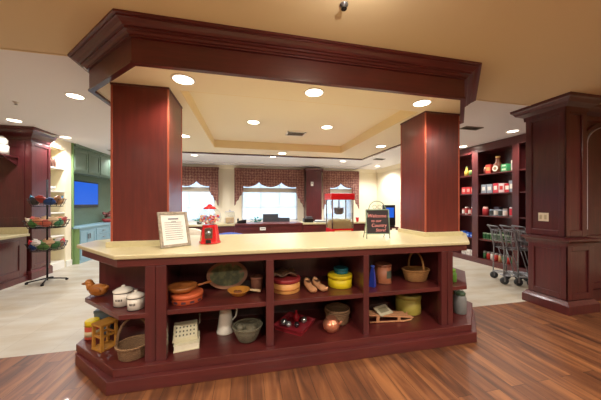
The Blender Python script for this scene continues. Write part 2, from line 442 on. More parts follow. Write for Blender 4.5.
# ------------------------------------------------------------------ island cabinet
def octo(yf, hf, hs, ys0, ys1, yb, hb):
    e = .05                                              # the right end is cut a little shorter than the left
    return [(CX - hf, yf), (CX + hf - e, yf), (CX + hs - e, ys0), (CX + hs - e, ys1), (CX + hb - e, yb), (CX - hb, yb), (CX - hs, ys1), (CX - hs, ys0)]
isl = thing('display_island', 'long cherry wood island cabinet with open shelves of antiques and angled open ends', 'cabinet', (CX, 2.7, 0))
MB().prism(octo(2.06, 1.675, 2.14, 2.52, 3.0, 3.42, 1.75), 0, .10).build('plinth', 'cherry_x', isl, world=True, bevel=.006)
MB().prism(octo(2.10, 1.65, 2.15, 2.55, 3.0, 3.38, 1.75), .10, .165).build('bottom_deck', 'cherry_x', isl, world=True, bevel=.004)
MB().prism(octo(2.15, 1.645, 2.19, 2.70, 3.02, 3.34, 1.80), .92, .984).build('top_rail', 'cherry_x', isl, world=True, bevel=.003)
for (x0, x1, nm) in ((-.79, -.635, 'end_stile'), (.159, .226, 'stile'), (1.078, 1.135, 'stile'), (1.938, 2.075, 'end_stile')):
    m = B(x0, x1, 2.15, 2.19, .165, .92)
    if nm == 'end_stile':
        xm = (x0 + x1) / 2; m.box(x0, xm - .004, 2.142, 2.15, .165, .92); m.box(xm + .004, x1, 2.142, 2.15, .165, .92)
    m.build(nm, 'cherry', isl, world=True, bevel=.002)
for (x0, x1) in ((-.76, -.70), (.175, .21), (1.09, 1.125), (2.03, 2.07)):
    B(x0, x1, 2.19, 2.80, .165, .92).build('divider', 'cherry', isl, world=True)
bp = MB(); bp.prism([(CX - 2.1, 2.80), (CX + 2.03, 2.80), (CX + 2.03, 2.84), (CX - 2.1, 2.84)], .165, .92)
bp.build('back_panel', 'cherry', isl, world=True)
MB().prism([(CX - 2.08, 2.84), (CX + 2.01, 2.84), (CX + 1.68, 3.32), (CX - 1.72, 3.32)], .165, .92).build('rear_cabinet', 'cherry', isl, world=True)
for (x0, x1) in ((-.70, .175), (.21, 1.09), (1.125, 2.03)):
    B(x0, x1, 2.16, 2.80, .515, .555).build('shelf', 'cherry_x', isl, world=True, bevel=.003)
MB().prism([(-.76, 2.14), (-.76, 2.80), (CX - 2.11, 2.80), (CX - 2.11, 2.60), (-.97, 2.14)], .515, .555).build('shelf', 'cherry_x', isl, world=True, bevel=.004)
MB().prism([(2.075, 2.14), (2.245, 2.14), (2.70, 2.60), (2.70, 2.80), (2.075, 2.80)], .515, .555).build('shelf', 'cherry_x', isl, world=True, bevel=.004)
ct = MB().prism(octo(2.125, 1.655, 2.27, 2.76, 3.05, 3.27, 2.05), .984, 1.018).build('island_countertop', 'stone', None, bevel=.008)
tag(ct, 'long cream stone countertop with angled ends lying on the cherry wood island', 'countertop')

# ------------------------------------------------------------------ right: panelled pillar and the arched wall beside it
pl = thing('panelled_pillar', 'tall panelled cherry wood pillar with crown and base mouldings right of the shopping carts', 'pillar', (4.27, 2.60, 0))
def recessed(m, x0, x1, y0, y1, z0, z1): m.box(x0, x1, y0, y1, z0, z1)
MB().box(4.04, 4.40, 2.39, 2.84, .95, 2.70).build('shaft', 'cherry', pl, world=True)
MB().box(4.0, 4.44, 2.35, 2.78, .14, .95).build('pedestal', 'cherry', pl, world=True)
def frame_x(x, y0, y1, z0, z1, w, t):                  # raised frame on a face looking to -x
    m = MB(); m.box(x - t, x, y0, y0 + w, z0, z1); m.box(x - t, x, y1 - w, y1, z0, z1); m.box(x - t, x, y0 + w, y1 - w, z0, z0 + w); m.box(x - t, x, y0 + w, y1 - w, z1 - w, z1); return m
def frame_y(y, x0, x1, z0, z1, w, t):                  # raised frame on a face looking to -y
    m = MB(); m.box(x0, x0 + w, y - t, y, z0, z1); m.box(x1 - w, x1, y - t, y, z0, z1); m.box(x0 + w, x1 - w, y - t, y, z0, z0 + w); m.box(x0 + w, x1 - w, y - t, y, z1 - w, z1); return m
frame_x(4.04, 2.372, 2.84, .98, 2.66, .075, .018).build('side_panel_frame', 'cherry', pl, world=True, bevel=.005)
frame_y(2.39, 4.022, 4.40, .98, 2.66, .08, .018).build('front_panel_frame', 'cherry', pl, world=True, bevel=.005)
frame_x(4.0, 2.332, 2.78, .17, .88, .075, .018).build('side_panel_frame', 'cherry', pl, world=True, bevel=.005)
frame_y(2.35, 3.982, 4.44, .17, .88, .08, .018).build('front_panel_frame', 'cherry', pl, world=True, bevel=.005)
pp = [(4.0, 2.88), (4.0, 2.35), (4.52, 2.35)]
MB().sweep([(0, .86), (.02, .86), (.028, .90), (.05, .925), (.065, .93), (.07, .955), (.02, .96), (0, .965)], [(4.40, 2.78), (4.0, 2.78), (4.0, 2.35), (4.44, 2.35), (4.44, 2.56)]).build('chair_rail', 'cherry', pl, world=True)
MB().sweep([(-.05, 0), (.055, 0), (.055, .11), (.035, .135), (.02, .16), (-.05, .16)], [(4.40, 2.78), (4.0, 2.78), (4.0, 2.35), (4.44, 2.35), (4.44, 2.56)]).build('base_moulding', 'cherry', pl, world=True)
MB().sweep([(0, 2.62), (.02, 2.62), (.025, 2.675), (.05, 2.69), (.09, 2.71), (.11, 2.75), (.13, 2.765), (.135, 2.80), (0, 2.80)], [(4.40, 2.84), (4.04, 2.84), (4.04, 2.39), (4.40, 2.39), (4.40, 2.56)]).build('crown_moulding', 'cherry', pl, world=True)
B(4.06, 4.40, 2.41, 2.84, 2.68, 2.80).build('cap_block', 'cherry', pl, world=True)
sw = thing('wall_outlet', 'cream two-gang outlet plate on the side of the panelled pillar', 'outlet', (4.04, 2.625, 1.225))
B(-.008, -.001, -.06, .06, -.058, .058).build('cover_plate', cm(232, 222, 198), sw, bevel=.002)
for y in (-.028, .028):
    m = B(-.013, -.008, y - .014, y + .014, -.03, .03); m.build('socket', cm(196, 182, 150), sw)
# panelled wall right of the pillar with a tall arched glazed opening
aw = MB(); aw.box(4.40, 6.9, 2.60, 2.80, 0, HC)
wr = struct('wall_right', aw, 'cherry')
MB().sweep([(0, 2.60), (.02, 2.62), (.025, 2.675), (.05, 2.69), (.09, 2.71), (.11, 2.75), (.13, 2.765), (.135, 2.80), (0, 2.80)], [(4.42, 2.60), (6.9, 2.60)]).build('crown_moulding', 'cherry', wr)
B(4.42, 6.9, 2.565, 2.60, 0, .16).build('base_moulding', 'cherry', wr); B(4.42, 6.9, 2.55, 2.60, .86, .95).build('chair_rail', 'cherry', wr)
def arch(x0, x1, z0, z1, w, n=14):
    r = (x1 - x0) / 2; cx = (x0 + x1) / 2; zc = z1 - r * .55
    o = [(x0, z0)] + [(cx - r * math.cos(PI * k / n), zc + r * .55 * math.sin(PI * k / n)) for k in range(n + 1)] + [(x1, z0)]
    r2 = r - w
    i_ = [(x0 + w, z0)] + [(cx - r2 * math.cos(PI * k / n), zc + (r2 * .55) * math.sin(PI * k / n)) for k in range(n + 1)] + [(x1 - w, z0)]
    return o, i_
def archband(m, x0, x1, z0, z1, w, y0, y1):
    o, i_ = arch(x0, x1, z0, z1, w)
    for k in range(len(o) - 1):
        q = [o[k], o[k + 1], i_[k + 1], i_[k]]
        m.prismv(q[::-1], y0, y1)
m = MB(); archband(m, 4.70, 5.85, 1.02, 2.62, .06, 2.565, 2.60); m.build('arch_moulding', 'cherry', wr, world=True)
m = MB(); archband(m, 4.762, 5.79, 1.04, 2.555, .02, 2.57, 2.60); m.build('arch_edge_strip', cm(206, 206, 224, rough=.3), wr, world=True)
frame_y(2.60, 4.70, 5.85, .17, .84, .09, .02).build('panel_frame', 'cherry', wr, world=True)

# ------------------------------------------------------------------ right: pantry shelving
pn = thing('pantry_shelving', 'tall cherry wood pantry shelving with bays of groceries behind the shopping carts', 'shelving', (5.35, 4.5, 0))
X0, X1 = 5.35, 5.80
m = MB(); m.box(X1, X1 + .03, 3.0, 6.19, 0, 2.78); m.build('back_panel', 'cherry', pn, world=True)
for (a, b) in ((3.0, 3.04), (3.90, 4.03), (4.80, 4.96), (5.76, 5.90)):
    B(X0, X0 + .025, a, b, .12, 2.62).build('stile', 'cherry', pn, world=True, bevel=.003)
    c = (a + b) / 2; B(X0 + .025, X1, c - .015, c + .015, .12, 2.62).build('divider', 'cherry', pn, world=True)
B(X0, X1, 3.0, 6.19, 2.62, 2.79).build('top_fascia', 'cherry', pn, world=True)
B(X0 - .02, X1, 3.0, 6.19, 0, .12).build('base', 'cherry', pn, world=True)
PZ = [.57, 1.13, 1.65, 2.10]
for (a, b) in ((3.02, 3.965), (3.965, 4.88), (4.88, 5.83)):
    for z in PZ: B(X0 + .02, X1, a + .017, b - .017, z - .025, z).build('shelf', 'cherry_x', pn, world=True)
B(X0, X1, 5.9, 6.19, .12, 2.62).build('end_filler', 'cherry', pn, world=True)

# ------------------------------------------------------------------ left: tall cherry cabinet, lower cabinet, its top
tc = thing('tall_cabinet', 'tall dark cherry wood cabinet with crown moulding at the far left behind the snack rack', 'cabinet', (-4.8, 5.7, 0))
B(-5.58, -3.93, 5.50, 5.95, 0, 2.74).build('body', 'cherry', tc, world=True)
MB().sweep([(0, 2.60), (.02, 2.60), (.025, 2.64), (.06, 2.67), (.10, 2.70), (.13, 2.75), (.155, 2.76), (.16, 2.80), (0, 2.80)], [(-5.58, 5.50), (-3.93, 5.50), (-3.93, 5.95)]).build('crown_moulding', 'cherry', tc, world=True)
E2 = [(-5.58, 5.50), (-3.93, 5.50), (-3.93, 5.95)]
MB().sweep([(0, 0), (.05, 0), (.05, .13), (.02, .16), (0, .16)], E2).build('base_moulding', 'cherry', tc, world=True)
m = MB(); 
for (z0, z1) in ((.2, .95), (1.02, 2.56)):
    m.box(-3.93, -3.915, 5.50, 5.56, z0, z1); m.box(-3.93, -3.915, 5.89, 5.95, z0, z1); m.box(-3.93, -3.915, 5.56, 5.89, z0, z0 + .06); m.box(-3.93, -3.915, 5.56, 5.89, z1 - .06, z1)
m.build('side_panel_frame', 'cherry', tc, world=True, bevel=.004)
frame_y(5.50, -4.9, -4.02, 1.05, 2.56, .1, .015).build('front_panel_frame', 'cherry', tc, world=True)
m = MB(); m.box(-5.4, -4.10, 5.16, 5.5, 2.24, 2.265); m.add([(-4.16, 5.5, 2.24), (-4.13, 5.5, 2.24), (-4.13, 5.22, 2.24), (-4.16, 5.22, 2.24), (-4.16, 5.5, 2.10), (-4.13, 5.5, 2.10)], [(0, 1, 2, 3), (0, 4, 5, 1), (2, 5, 4, 3), (1, 5, 2), (0, 3, 4)]); m.build('wall_shelf', 'cherry', tc, world=True)
lc = thing('base_cabinet', 'low dark cherry wood base cabinet with a panelled door at the far left edge', 'cabinet', (-4.4, 4.7, 0))
B(-4.55, -3.95, 3.6, 5.44, .10, .82).build('body', 'cherry', lc, world=True)
B(-4.55, -3.93, 3.6, 5.44, 0, .10).build('base_moulding', 'cherry', lc, world=True)
for (a, b) in ((4.05, 4.70), (4.74, 5.36)):
    m = MB(); x = -3.95
    m.box(x, x + .018, a, a + .09, .14, .76); m.box(x, x + .018, b - .09, b, .14, .76); m.box(x, x + .018, a + .09, b - .09, .14, .23); m.box(x, x + .018, a + .09, b - .09, .67, .76); m.box(x, x + .006, a + .09, b - .09, .23, .67)
    m.build('door', 'cherry', lc, world=True, bevel=.003)
m = B(-4.57, -3.90, 3.55, 5.44, .82, .86); m.box(-4.57, -3.92, 5.42, 5.44, .86, .98)
tag(m.build('side_countertop', 'stone', None, bevel=.004), 'short cream countertop with a backsplash on the base cabinet at the far left edge', 'countertop')

# white niche bookcase
nb = thing('niche_bookcase', 'cream built-in niche bookcase between the tall cherry cabinet and the green cabinets', 'bookcase', (-4.1, 6.2, 0))
m = MB(); m.box(-4.24, -3.95, 5.985, 6.0, .0, 2.61); m.box(-4.24, -3.95, 6.40, 6.415, .0, 2.61); m.box(-4.24, -4.22, 6.0, 6.40, 0, 2.61); m.box(-4.24, -3.95, 6.0, 6.4, 2.59, 2.61); m.build('case', 'niche', nb, world=True)
for z in (.16, .72, 1.22, 1.68, 2.18): B(-4.22, -3.96, 6.0, 6.40, z - .025, z).build('shelf', 'white', nb, world=True)
B(-3.99, -3.955, 6.0, 6.4, 0, .135).build('baseboard', 'white', nb, world=True)
for k, y in enumerate((6.06, 6.13, 6.20, 6.27)):
    b = tag(MB().lathe([(.026, 0), (.026, .13), (.012, .17), (.012, .2)], (0, 0, 0), 12).build('bottle', cm(84, 52, 40), None), 'small dark brown bottle on the top shelf of the cream niche bookcase', 'bottle', 'bottles in the cream niche'); b.location = (-4.06, y, 2.18)
b = tag(MB().lathe([(.04, 0), (.09, .05), (.10, .09), (.09, .09), (.04, .02)], seg=18).build('bowl', 'white'), 'white bowl on the second shelf of the cream niche bookcase', 'bowl'); b.location = (-4.09, 6.17, 1.681)

# ------------------------------------------------------------------ green cabinetry with the television
def door_x(m, x, a, b, z0, z1, w=.05, t=.018):
    m.box(x, x + t, a, a + w, z0, z1); m.box(x, x + t, b - w, b, z0, z1); m.box(x, x + t, a + w, b - w, z0, z0 + w); m.box(x, x + t, a + w, b - w, z1 - w, z1); m.box(x, x + .006, a + w, b - w, z0 + w, z1 - w)
ga = thing('green_side_panel', 'narrow full-height sage green end panel left of the television', 'panel', (-3.95, 6.63, 0))
m = B(-4.2, -3.92, 6.61, 6.64, 0, HC); m.build('panel', 'greenleaf', ga, world=True)
y0 = 6.65
for k in range(4):
    a = y0 + k * .51; b = a + .50
    u = thing('wall_cabinet', ['first green wall cabinet from the left above the television', 'second green wall cabinet from the left above the television', 'third green wall cabinet from the left above the television', 'farthest green wall cabinet beside the left wooden column'][k], 'cabinet', (-4.05, (a + b) / 2, 2.2), group='green wall cabinets')
    B(-4.2, -3.93, a, b, 2.14, 2.74).build('body', 'green', u, world=True)
    m = MB(); door_x(m, -3.93, a + .015, b - .015, 2.19, 2.67); m.build('door', 'green', u, world=True, bevel=.002)
    B(-4.2, -3.89, a, b, 2.74, 2.80).build('crown_strip', 'green', u, world=True)
gb = thing('green_base_cabinet', 'low blue-green base cabinet with doors and drawers below the television', 'cabinet', (-3.9, 7.5, 0))
B(-4.19, -3.84, 6.66, 9.0, 0, .82).build('body', 'greenblue', gb, world=True)
B(-4.19, -3.82, 6.642, 6.66, 0, .82).build('end_panel', 'greenleaf', gb, world=True)
for (a, b) in ((6.70, 7.0), (7.01, 7.28)):
    m = MB(); door_x(m, -3.84, a, b, .08, .76); d = m.build('door', 'greenblue', gb, world=True, bevel=.002)
    yy = 6.97 if a < 6.9 else 7.04
    MB().box(-3.822, -3.80, yy - .008, yy + .008, .55, .67).build('handle', 'steel', d, world=True)
for k in range(4):
    for (a, b) in ((7.32, 7.98), (8.02, 8.9)):
        m = MB(); door_x(m, -3.84, a, b, .08 + k * .175, .08 + k * .175 + .16, w=.03); d = m.build('drawer', 'greenblue', gb, world=True, bevel=.002)
        B(-3.822, -3.80, (a + b) / 2 - .06, (a + b) / 2 + .06, .155 + k * .175, .17 + k * .175).build('handle', 'steel', d, world=True)
tag(B(-4.19, -3.79, 6.61, 9.0, .82, .86).build('green_countertop', 'greenblue', None, bevel=.004), 'pale blue-green countertop on the base cabinet below the television', 'countertop')
struct('trim_5', B(-4.2, -4.19, 6.64, 9.0, .86, 2.14), cm(92, 114, 98))
tv = thing('television', 'flat black television with a glowing blue screen on the left wall between green cabinets', 'television', (-4.14, 7.48, 1.66))
B(-.03, .02, -.52, .50, -.36, .32).build('housing', 'black', tv, bevel=.004)
B(.02, .024, -.49, .47, -.28, .29).build('screen', 'screen', tv)
B(-.05, -.03, -.15, .15, -.12, .12).build('wall_mount', 'black', tv)
# ------------------------------------------------------------------ ceiling fixtures and their lamps
def lamp(name, kind, loc, energy, col, size=.1, rx=0.0, spot=2.6):
    d = bpy.data.lights.new(name, kind); d.energy = energy; d.color = col
    if kind == 'AREA': d.shape = 'DISK'; d.size = size
    if kind == 'SPOT': d.spot_size = spot; d.spot_blend = .6; d.shadow_soft_size = size
    o = bpy.data.objects.new(name, d); C.objects.link(o); o.location = loc; o.rotation_euler = (rx, 0, 0)
    return o
WARM = (1, .91, .78); NEUT = (1, .97, .96)
LP = [(-.56, 2.36, 2.525, 'first recessed light in front row of the soffit, beside the left wooden column', .085, .75, WARM),
      (.65, 2.36, 2.525, 'middle recessed light in front row of the soffit', .085, .75, WARM),
      (1.88, 2.36, 2.525, 'recessed light in front row of the soffit, beside the right wooden column', .085, .75, WARM),
      (.09, 3.86, 2.675, 'left recessed light inside the raised ceiling tray', .095, .8, WARM),
      (1.28, 3.86, 2.675, 'right recessed light inside the raised ceiling tray', .095, .8, WARM),
      (.75, 5.40, 2.525, 'recessed light on the far strip of the soffit behind the raised tray', .09, .6, NEUT),
      (2.53, 4.32, 2.525, 'recessed light on the right strip of the soffit, left of the right column', .09, .6, NEUT),
      (-1.02, 4.34, 2.525, 'recessed light on the left strip of the soffit, peeking past the left column', .09, .6, NEUT),
      (-2.17, 3.70, 2.80, 'recessed ceiling light nearest the left end of the wooden surround', .10, 1, NEUT),
      (-3.80, 5.00, 2.80, 'recessed ceiling light above the tall cherry cabinet at far left', .10, .9, NEUT),
      (-3.72, 6.05, 2.80, 'recessed ceiling light in front of the cream niche bookcase', .09, .9, NEUT),
      (-3.70, 8.2, 2.80, 'recessed ceiling light in front of the green wall cabinets', .09, .25, NEUT),
      (4.97, 3.73, 2.80, 'recessed ceiling light above the shopping carts, left of the panelled pillar', .10, 1.2, WARM),
      (5.13, 5.0, 2.80, 'recessed ceiling light against the pantry top, right of the right column', .10, 1.2, WARM),
      (-1.50, 7.55, 2.80, 'far recessed ceiling light above the left window valance', .09, .9, NEUT),
      (.74, 7.30, 2.80, 'far recessed ceiling light above the middle window valance', .09, .9, NEUT),
      (3.07, 7.60, 2.80, 'far recessed ceiling light above the right window valance', .09, .9, NEUT),
      (4.75, 8.35, 2.80, 'far recessed ceiling light in the back right corner', .09, .9, NEUT)]
EN = 60
l0 = None
for (x, y, z, lab, r, k, col) in LP:
    if l0 is None:
        l0 = thing('recessed_light', lab, 'ceiling light', (x, y, z), group='recessed ceiling lights')
        MB().sweep([(0, -.001), (.018, -.001), (.016, -.006), (.0, -.008)], [(.085 * math.cos(2 * PI * q / 28), .085 * math.sin(2 * PI * q / 28)) for q in range(28)], closed=True).build('trim_ring', 'trimwhite', l0)
        MB().lathe([(.086, -.004), (.086, -.001)], seg=28, smooth=False).build('diffuser', 'light', l0)
    else:
        o = dup(l0, (x, y, z), label=lab)
    lamp('downlight_lamp', 'SPOT', (x, y, z - .03), EN * k * (2.5 if y > 5.2 else 1), col, size=.06)
for (x, y, e) in ((-3.2, 1.0, 125), (-1.0, .0, 160), (1.5, -.1, 170), (3.8, .6, 125), (-2.6, -1.8, 160), (.6, -2.0, 180), (3.6, -1.8, 160)):      # added fill spots without fixtures, lighting the front from around and behind the camera
    lamp('room_fill_lamp', 'SPOT', (x, y, 2.76), e, WARM, size=.09, spot=2.9)
for (x, y, e) in ((-2.6, 5.4, 40), (4.2, 5.6, 70), (-2.2, 7.6, 80), (4.3, 7.0, 90), (1.2, 6.4, 80)):  # added fill spots without fixtures, brightening the far part of the room
    lamp('room_fill_lamp', 'SPOT', (x, y, 2.76), e, NEUT, size=.09, spot=2.9)
def vent(x, y, z, w, d, label, dark=False):
    t = thing('ceiling_vent', label, 'vent', (x, y, z))
    B(-w + .02, w - .02, -d + .02, d - .02, -.004, -.001).build('backing', 'black', t)
    m = MB(); m.box(-w, w, -d, -d + .025, -.012, -.001); m.box(-w, w, d - .025, d, -.012, -.001); m.box(-w, -w + .025, -d, d, -.012, -.001); m.box(w - .025, w, -d, d, -.012, -.001); m.build('frame', 'trimwhite' if not dark else cm(120, 112, 104), t)
    for k in range(5):
        yy = -d + .045 + k * (2 * d - .09) / 4
        m = MB(); m.X = tr(0, yy, -.008) @ rot('X', .6); m.box(-w + .025, w - .025, -.008, .008, -.001, .001); m.build('slat', 'trimwhite' if not dark else cm(120, 112, 104), t)
fx = thing('flush_ceiling_light', 'domed ceiling light just above the top edge of the picture', 'ceiling light', (.65, 1.22, 2.80))
lat_ = MB().lathe([(.12, -.001), (.12, -.015), (.09, -.045), (.03, -.06)], seg=24).build('dome', 'light', fx)
lamp('room_fill_lamp', 'POINT', (.65, 1.22, 2.66), 10, WARM, size=.06)
sq = thing('sprinkler_head', 'tiny sprinkler head on the ceiling at the top edge of the picture', 'sprinkler', (.655, 1.60, 2.80))
MB().lathe([(.03, -.001), (.03, -.006), (.010, -.01), (.010, -.03)], seg=14).build('escutcheon', 'steel', sq); MB().lathe([(.02, -.03), (.02, -.034)], seg=12).build('deflector', 'blackmetal', sq)
vent(.85, 4.34, 2.675, .17, .13, 'white square air vent in the raised ceiling tray between two recessed lights')
vent(4.02, 3.74, 2.80, .19, .08, 'dark slotted air vent on the ceiling between right column and panelled pillar', True)
vent(4.05, 7.0, 2.80, .16, .10, 'small air vent on the far ceiling right of the soffit', True)
vent(-3.35, 7.45, 2.80, .2, .2, 'dark air vent on the ceiling in front of the green wall cabinets', True)
sp = thing('sprinkler_head', 'small sprinkler head on the ceiling at the far left', 'sprinkler', (-3.1, 4.1, 2.80))
MB().lathe([(.035, -.001), (.035, -.006), (.012, -.01), (.012, -.03)], seg=14).build('escutcheon', 'trimwhite', sp); MB().lathe([(.02, -.03), (.02, -.034)], seg=12).build('deflector', 'steel', sp)

# ------------------------------------------------------------------ things on the island counter
fr = thing('picture_frame', 'silvery wooden frame with a printed notice leaning on the counter before the left column', 'picture frame', (-.60, 2.49, 1.0), rz=.28)
fr.location = (-.635, 2.43, 1.019); fr.rotation_euler = (0, 0, .58)
TX = rot('X', -.34)
w, h = .13, .335
def xb(name, mat, parent, *boxes, X=None, **k):
    m = MB(); m.X = X if X is not None else Matrix.Identity(4)
    for b in boxes: m.box(*b)
    return m.build(name, mat, parent, **k)
xb('moulding', 'pewter', fr, (-w, -w + .025, -.01, .01, 0, h), (w - .025, w, -.01, .01, 0, h), (-w + .025, w - .025, -.01, .01, 0, .025), (-w + .025, w - .025, -.01, .01, h - .025, h), X=TX, bevel=.003)
xb('backing', 'black', fr, (-w + .01, w - .01, .004, .009, .01, h - .01), X=TX)
pg = xb('notice_sheet', 'paper', fr, (-w + .025, w - .025, -.001, .003, .025, h - .025), X=TX)
ln = [(-.045, .045, -.003, -.0015, h - .075, h - .062)]
for k in range(9):
    z = h - .105 - k * .02; a = random.uniform(.062, .085)
    ln.append((-.08, a, -.003, -.0015, z, z + .004))
xb('printed_lines', 'ink', pg, *ln, X=TX)
xb('easel_leg', 'black', fr, (-.02, .02, .0, .006, .0, .24), X=tr(0, .155, 0) @ rot('X', .33))

gm = thing('gumball_machine', 'small red gumball machine with a glass globe standing on the counter', 'gumball machine', (-.37, 2.60, 1.019))
m = MB(); m.lathe([(.104, 0), (.104, .014), (.096, .022), (.076, .17), (.066, .185)], seg=8, smooth=False); m.build('base', 'red', gm, bevel=.003)
m = MB(); m.box(-.036, .036, -.092, -.05, .055, .155); m.box(-.02, .02, -.10, -.06, .14, .16); m.build('coin_mechanism', cm(92, 72, 62, rough=.35), gm, bevel=.003)
m = MB(); m.X = tr(0, -.092, .11) @ rot('X', PI / 2); m.lathe([(.022, 0), (.022, .008), (.006, .01), (.006, .02)], seg=14); m.box(-.025, .025, -.004, .004, .012, .022); m.build('crank', 'steel', gm)
m = MB(); m.box(-.024, .024, -.108, -.07, .012, .045); m.build('chute', 'black', gm)
MB().lathe([(.06, .185), (.080, .188), (.106, .215), (.113, .255), (.102, .30), (.076, .335), (.06, .345)], seg=24, cap=False).build('globe', 'glass', gm)
MB().lathe([(.06, .34), (.062, .348), (.048, .362), (.028, .370), (.02, .384), (.008, .39)], seg=24).build('lid', 'red', gm, bevel=.001)
gcols = [(214, 60, 70), (244, 236, 230), (236, 160, 180), (244, 206, 150), (150, 170, 220), (220, 90, 90)]
gb_ = MB(); gm_m = [cm(*c, rough=.25) for c in gcols]
for q in range(150):
    a = random.uniform(0, 2 * PI); zz = random.uniform(.198, .275); rr = (.092 if zz > .215 else .062) * math.sqrt(random.random())
    gb_.mt = q % len(gcols); gb_.ball((rr * math.cos(a), rr * math.sin(a), zz), .011, seg=8, rings=5)
g = gb_.build('gumballs', gm_m, gm); g['kind'] = 'stuff'

cbd = thing('chalkboard_sign', 'small green metal easel chalkboard sign with a handwritten welcome, standing on the counter', 'sign', (1.44, 2.51, 1.019), rz=.0)
cbd.rotation_euler = (0, 0, -.10)
TX = rot('X', -.10)
GM = cm(128, 150, 128, rough=.5)
m = MB(); m.X = TX
w = .135
pts = [(-w, 0, 0), (-w, 0, .325)]
m.tube(pts, .006); m.tube([(w, 0, 0), (w, 0, .325)], .006); m.tube([(-w, 0, .325), (w, 0, .325)], .006); m.tube([(-w, 0, .055), (w, 0, .055)], .006)
m.build('frame', GM, cbd)
m = MB(); m.X = TX
m.tube([(-.10 * math.cos(PI * k / 14), 0, .325 + .10 * math.sin(PI * k / 14)) for k in range(15)], .005)
for s in (-1, 1):
    m.tube([(s * (.03 + .022 * math.cos(a * .5)), 0, .358 + .022 * math.sin(a * .5)) for a in range(13)], .0035)
m.build('scroll_top', GM, cbd)
m = MB(); m.tube([(-w + .01, .0, .29), (-w + .01, .13, 0)], .005); m.tube([(w - .01, .0, .29), (w - .01, .13, 0)], .005); m.tube([(-w + .01, .1, .06), (w - .01, .1, .06)], .004); m.build('rear_legs', GM, cbd)
bd = xb('slate', cm(52, 46, 50, rough=.85), cbd, (-w + .008, w - .008, -.004, .004, .06, .319), X=TX)
def text(body, size, parent, mat, X, name='lettering', shear=.15):
    cu = bpy.data.curves.new('t', 'FONT'); cu.body = body; cu.size = size; cu.align_x = 'CENTER'; cu.extrude = .0008; cu.shear = shear; cu.resolution_u = 3
    o = bpy.data.objects.new('t', cu); C.objects.link(o)
    dg = bpy.context.evaluated_depsgraph_get(); dg.update()
    me = bpy.data.meshes.new_from_object(o.evaluated_get(dg)); bpy.data.objects.remove(o)
    me.transform(X); me.materials.clear(); me.materials.append(M[mat] if isinstance(mat, str) else mat)
    q = bpy.data.objects.new(name, me); C.objects.link(q); q.parent = parent
    return q
CH = cm(232, 150, 148, rough=.9)
for body, z, sx, sz in (('Welcome', .238, -.01, .056), ('to our', .186, -.02, .046), ('Country', .132, .01, .052), ('Store!', .080, .03, .048)):
    text(body, sz, bd, CH, TX @ tr(sx, -.006, z) @ rot('X', PI / 2))

# ------------------------------------------------------------------ island shelf contents
U = .556; Lo = .166
def lat(name, prof, mat, parent=None, seg=22, **k): return MB().lathe(prof, seg=seg, **k).build(name, mat, parent)
OR = cm(190, 84, 46); 
t = thing('round_tin', 'orange-red round tin under the wooden skillet on the left upper island shelf', 'tin', (-.525, 2.345, U))
lat('body', [(.125, 0), (.13, .005), (.13, .055), (.125, .06)], OR, t); lat('lid', [(.134, .045), (.134, .072), (.125, .08)], cm(206, 100, 60), t)
for k in range(12):
    a = 2 * PI * k / 12; m = MB(); m.X = rot('Z', a); m.box(-.018, .018, -.1325, -.1295, .012, .03); m.build('painted_mark', cm(84, 50, 60), t)
t = thing('wooden_skillet', 'brown wooden skillet resting on the orange-red tin', 'skillet', (-.56, 2.34, U + .081))
BW = cm(150, 88, 42, rough=.35)
lat('bowl', [(.07, 0), (.108, .025), (.12, .058), (.112, .058), (.098, .03), (.04, .012)], BW, t)
m = MB(); m.tube([(.10, .02, .035), (.16, .04, .045), (.23, .06, .058)], [.011, .009, .012]); m.build('handle', BW, t)
t = thing('oval_tray', 'oval painted tray with green centre leaning against the back of the left upper shelf', 'tray', (-.20, 2.54, U + .004))
def oval(rx, rz, y0, y1, n=36, zc=.17): return [(rx * math.cos(2 * PI * k / n), zc + rz * math.sin(2 * PI * k / n)) for k in range(n)]
TX = rot('X', -.30)
m = MB(); m.X = TX; m.prismv(oval(.20, .14, 0, 0, zc=.14), 0, .008); m.build('rim', cm(150, 100, 70), t, bevel=.003)
tm, nt, bb = new_mat('painted_flowers'); n = nt.nodes.new('ShaderNodeTexNoise'); n.inputs['Scale'].default_value = 14; tcn = nt.nodes.new('ShaderNodeTexCoord'); nt.links.new(tcn.outputs['Object'], n.inputs['Vector'])
r = nt.nodes.new('ShaderNodeValToRGB'); r.color_ramp.elements[0].position = .4; r.color_ramp.elements[0].color = srgb(74, 84, 50); r.color_ramp.elements[1].position = .72; r.color_ramp.elements[1].color = srgb(170, 90, 70)
e = r.color_ramp.elements.new(.55); e.color = srgb(112, 116, 70); nt.links.new(n.outputs['Fac'], r.inputs['Fac']); nt.links.new(r.outputs['Color'], bb.inputs['Base Color'])
m = MB(); m.X = TX; m.prismv(oval(.168, .108, 0, 0, zc=.14), -.003, .002); m.build('painted_centre', tm, t)
t = thing('pan', 'golden pan with a pale wooden handle in front of the oval tray', 'pan', (-.08, 2.38, U))
GP = cm(206, 140, 60, rough=.3)
lat('bowl', [(.055, 0), (.06, .002), (.098, .045), (.106, .052), (.098, .052), (.055, .01)], GP, t)
m = MB(); m.tube([(.095, -.01, .045), (.14, -.02, .04), (.20, -.035, .035)], [.009, .012, .016]); m.build('handle', cm(232, 206, 160), t)
m = MB(); m.ball((.0, 0, .028), .03, .02, .014); m.ball((-.03, .01, .03), .02, .02, .012); m.build('contents', cm(120, 70, 36), t)
t = thing('round_crock', 'small brown crock beside the divider on the left upper island shelf', 'crock', (.09, 2.47, U))
lat('body', [(.05, 0), (.052, .004), (.06, .125), (.058, .13), (.05, .125)], cm(120, 76, 60), t); lat('rim', [(.062, .12), (.066, .13), (.06, .137)], cm(146, 98, 78), t)

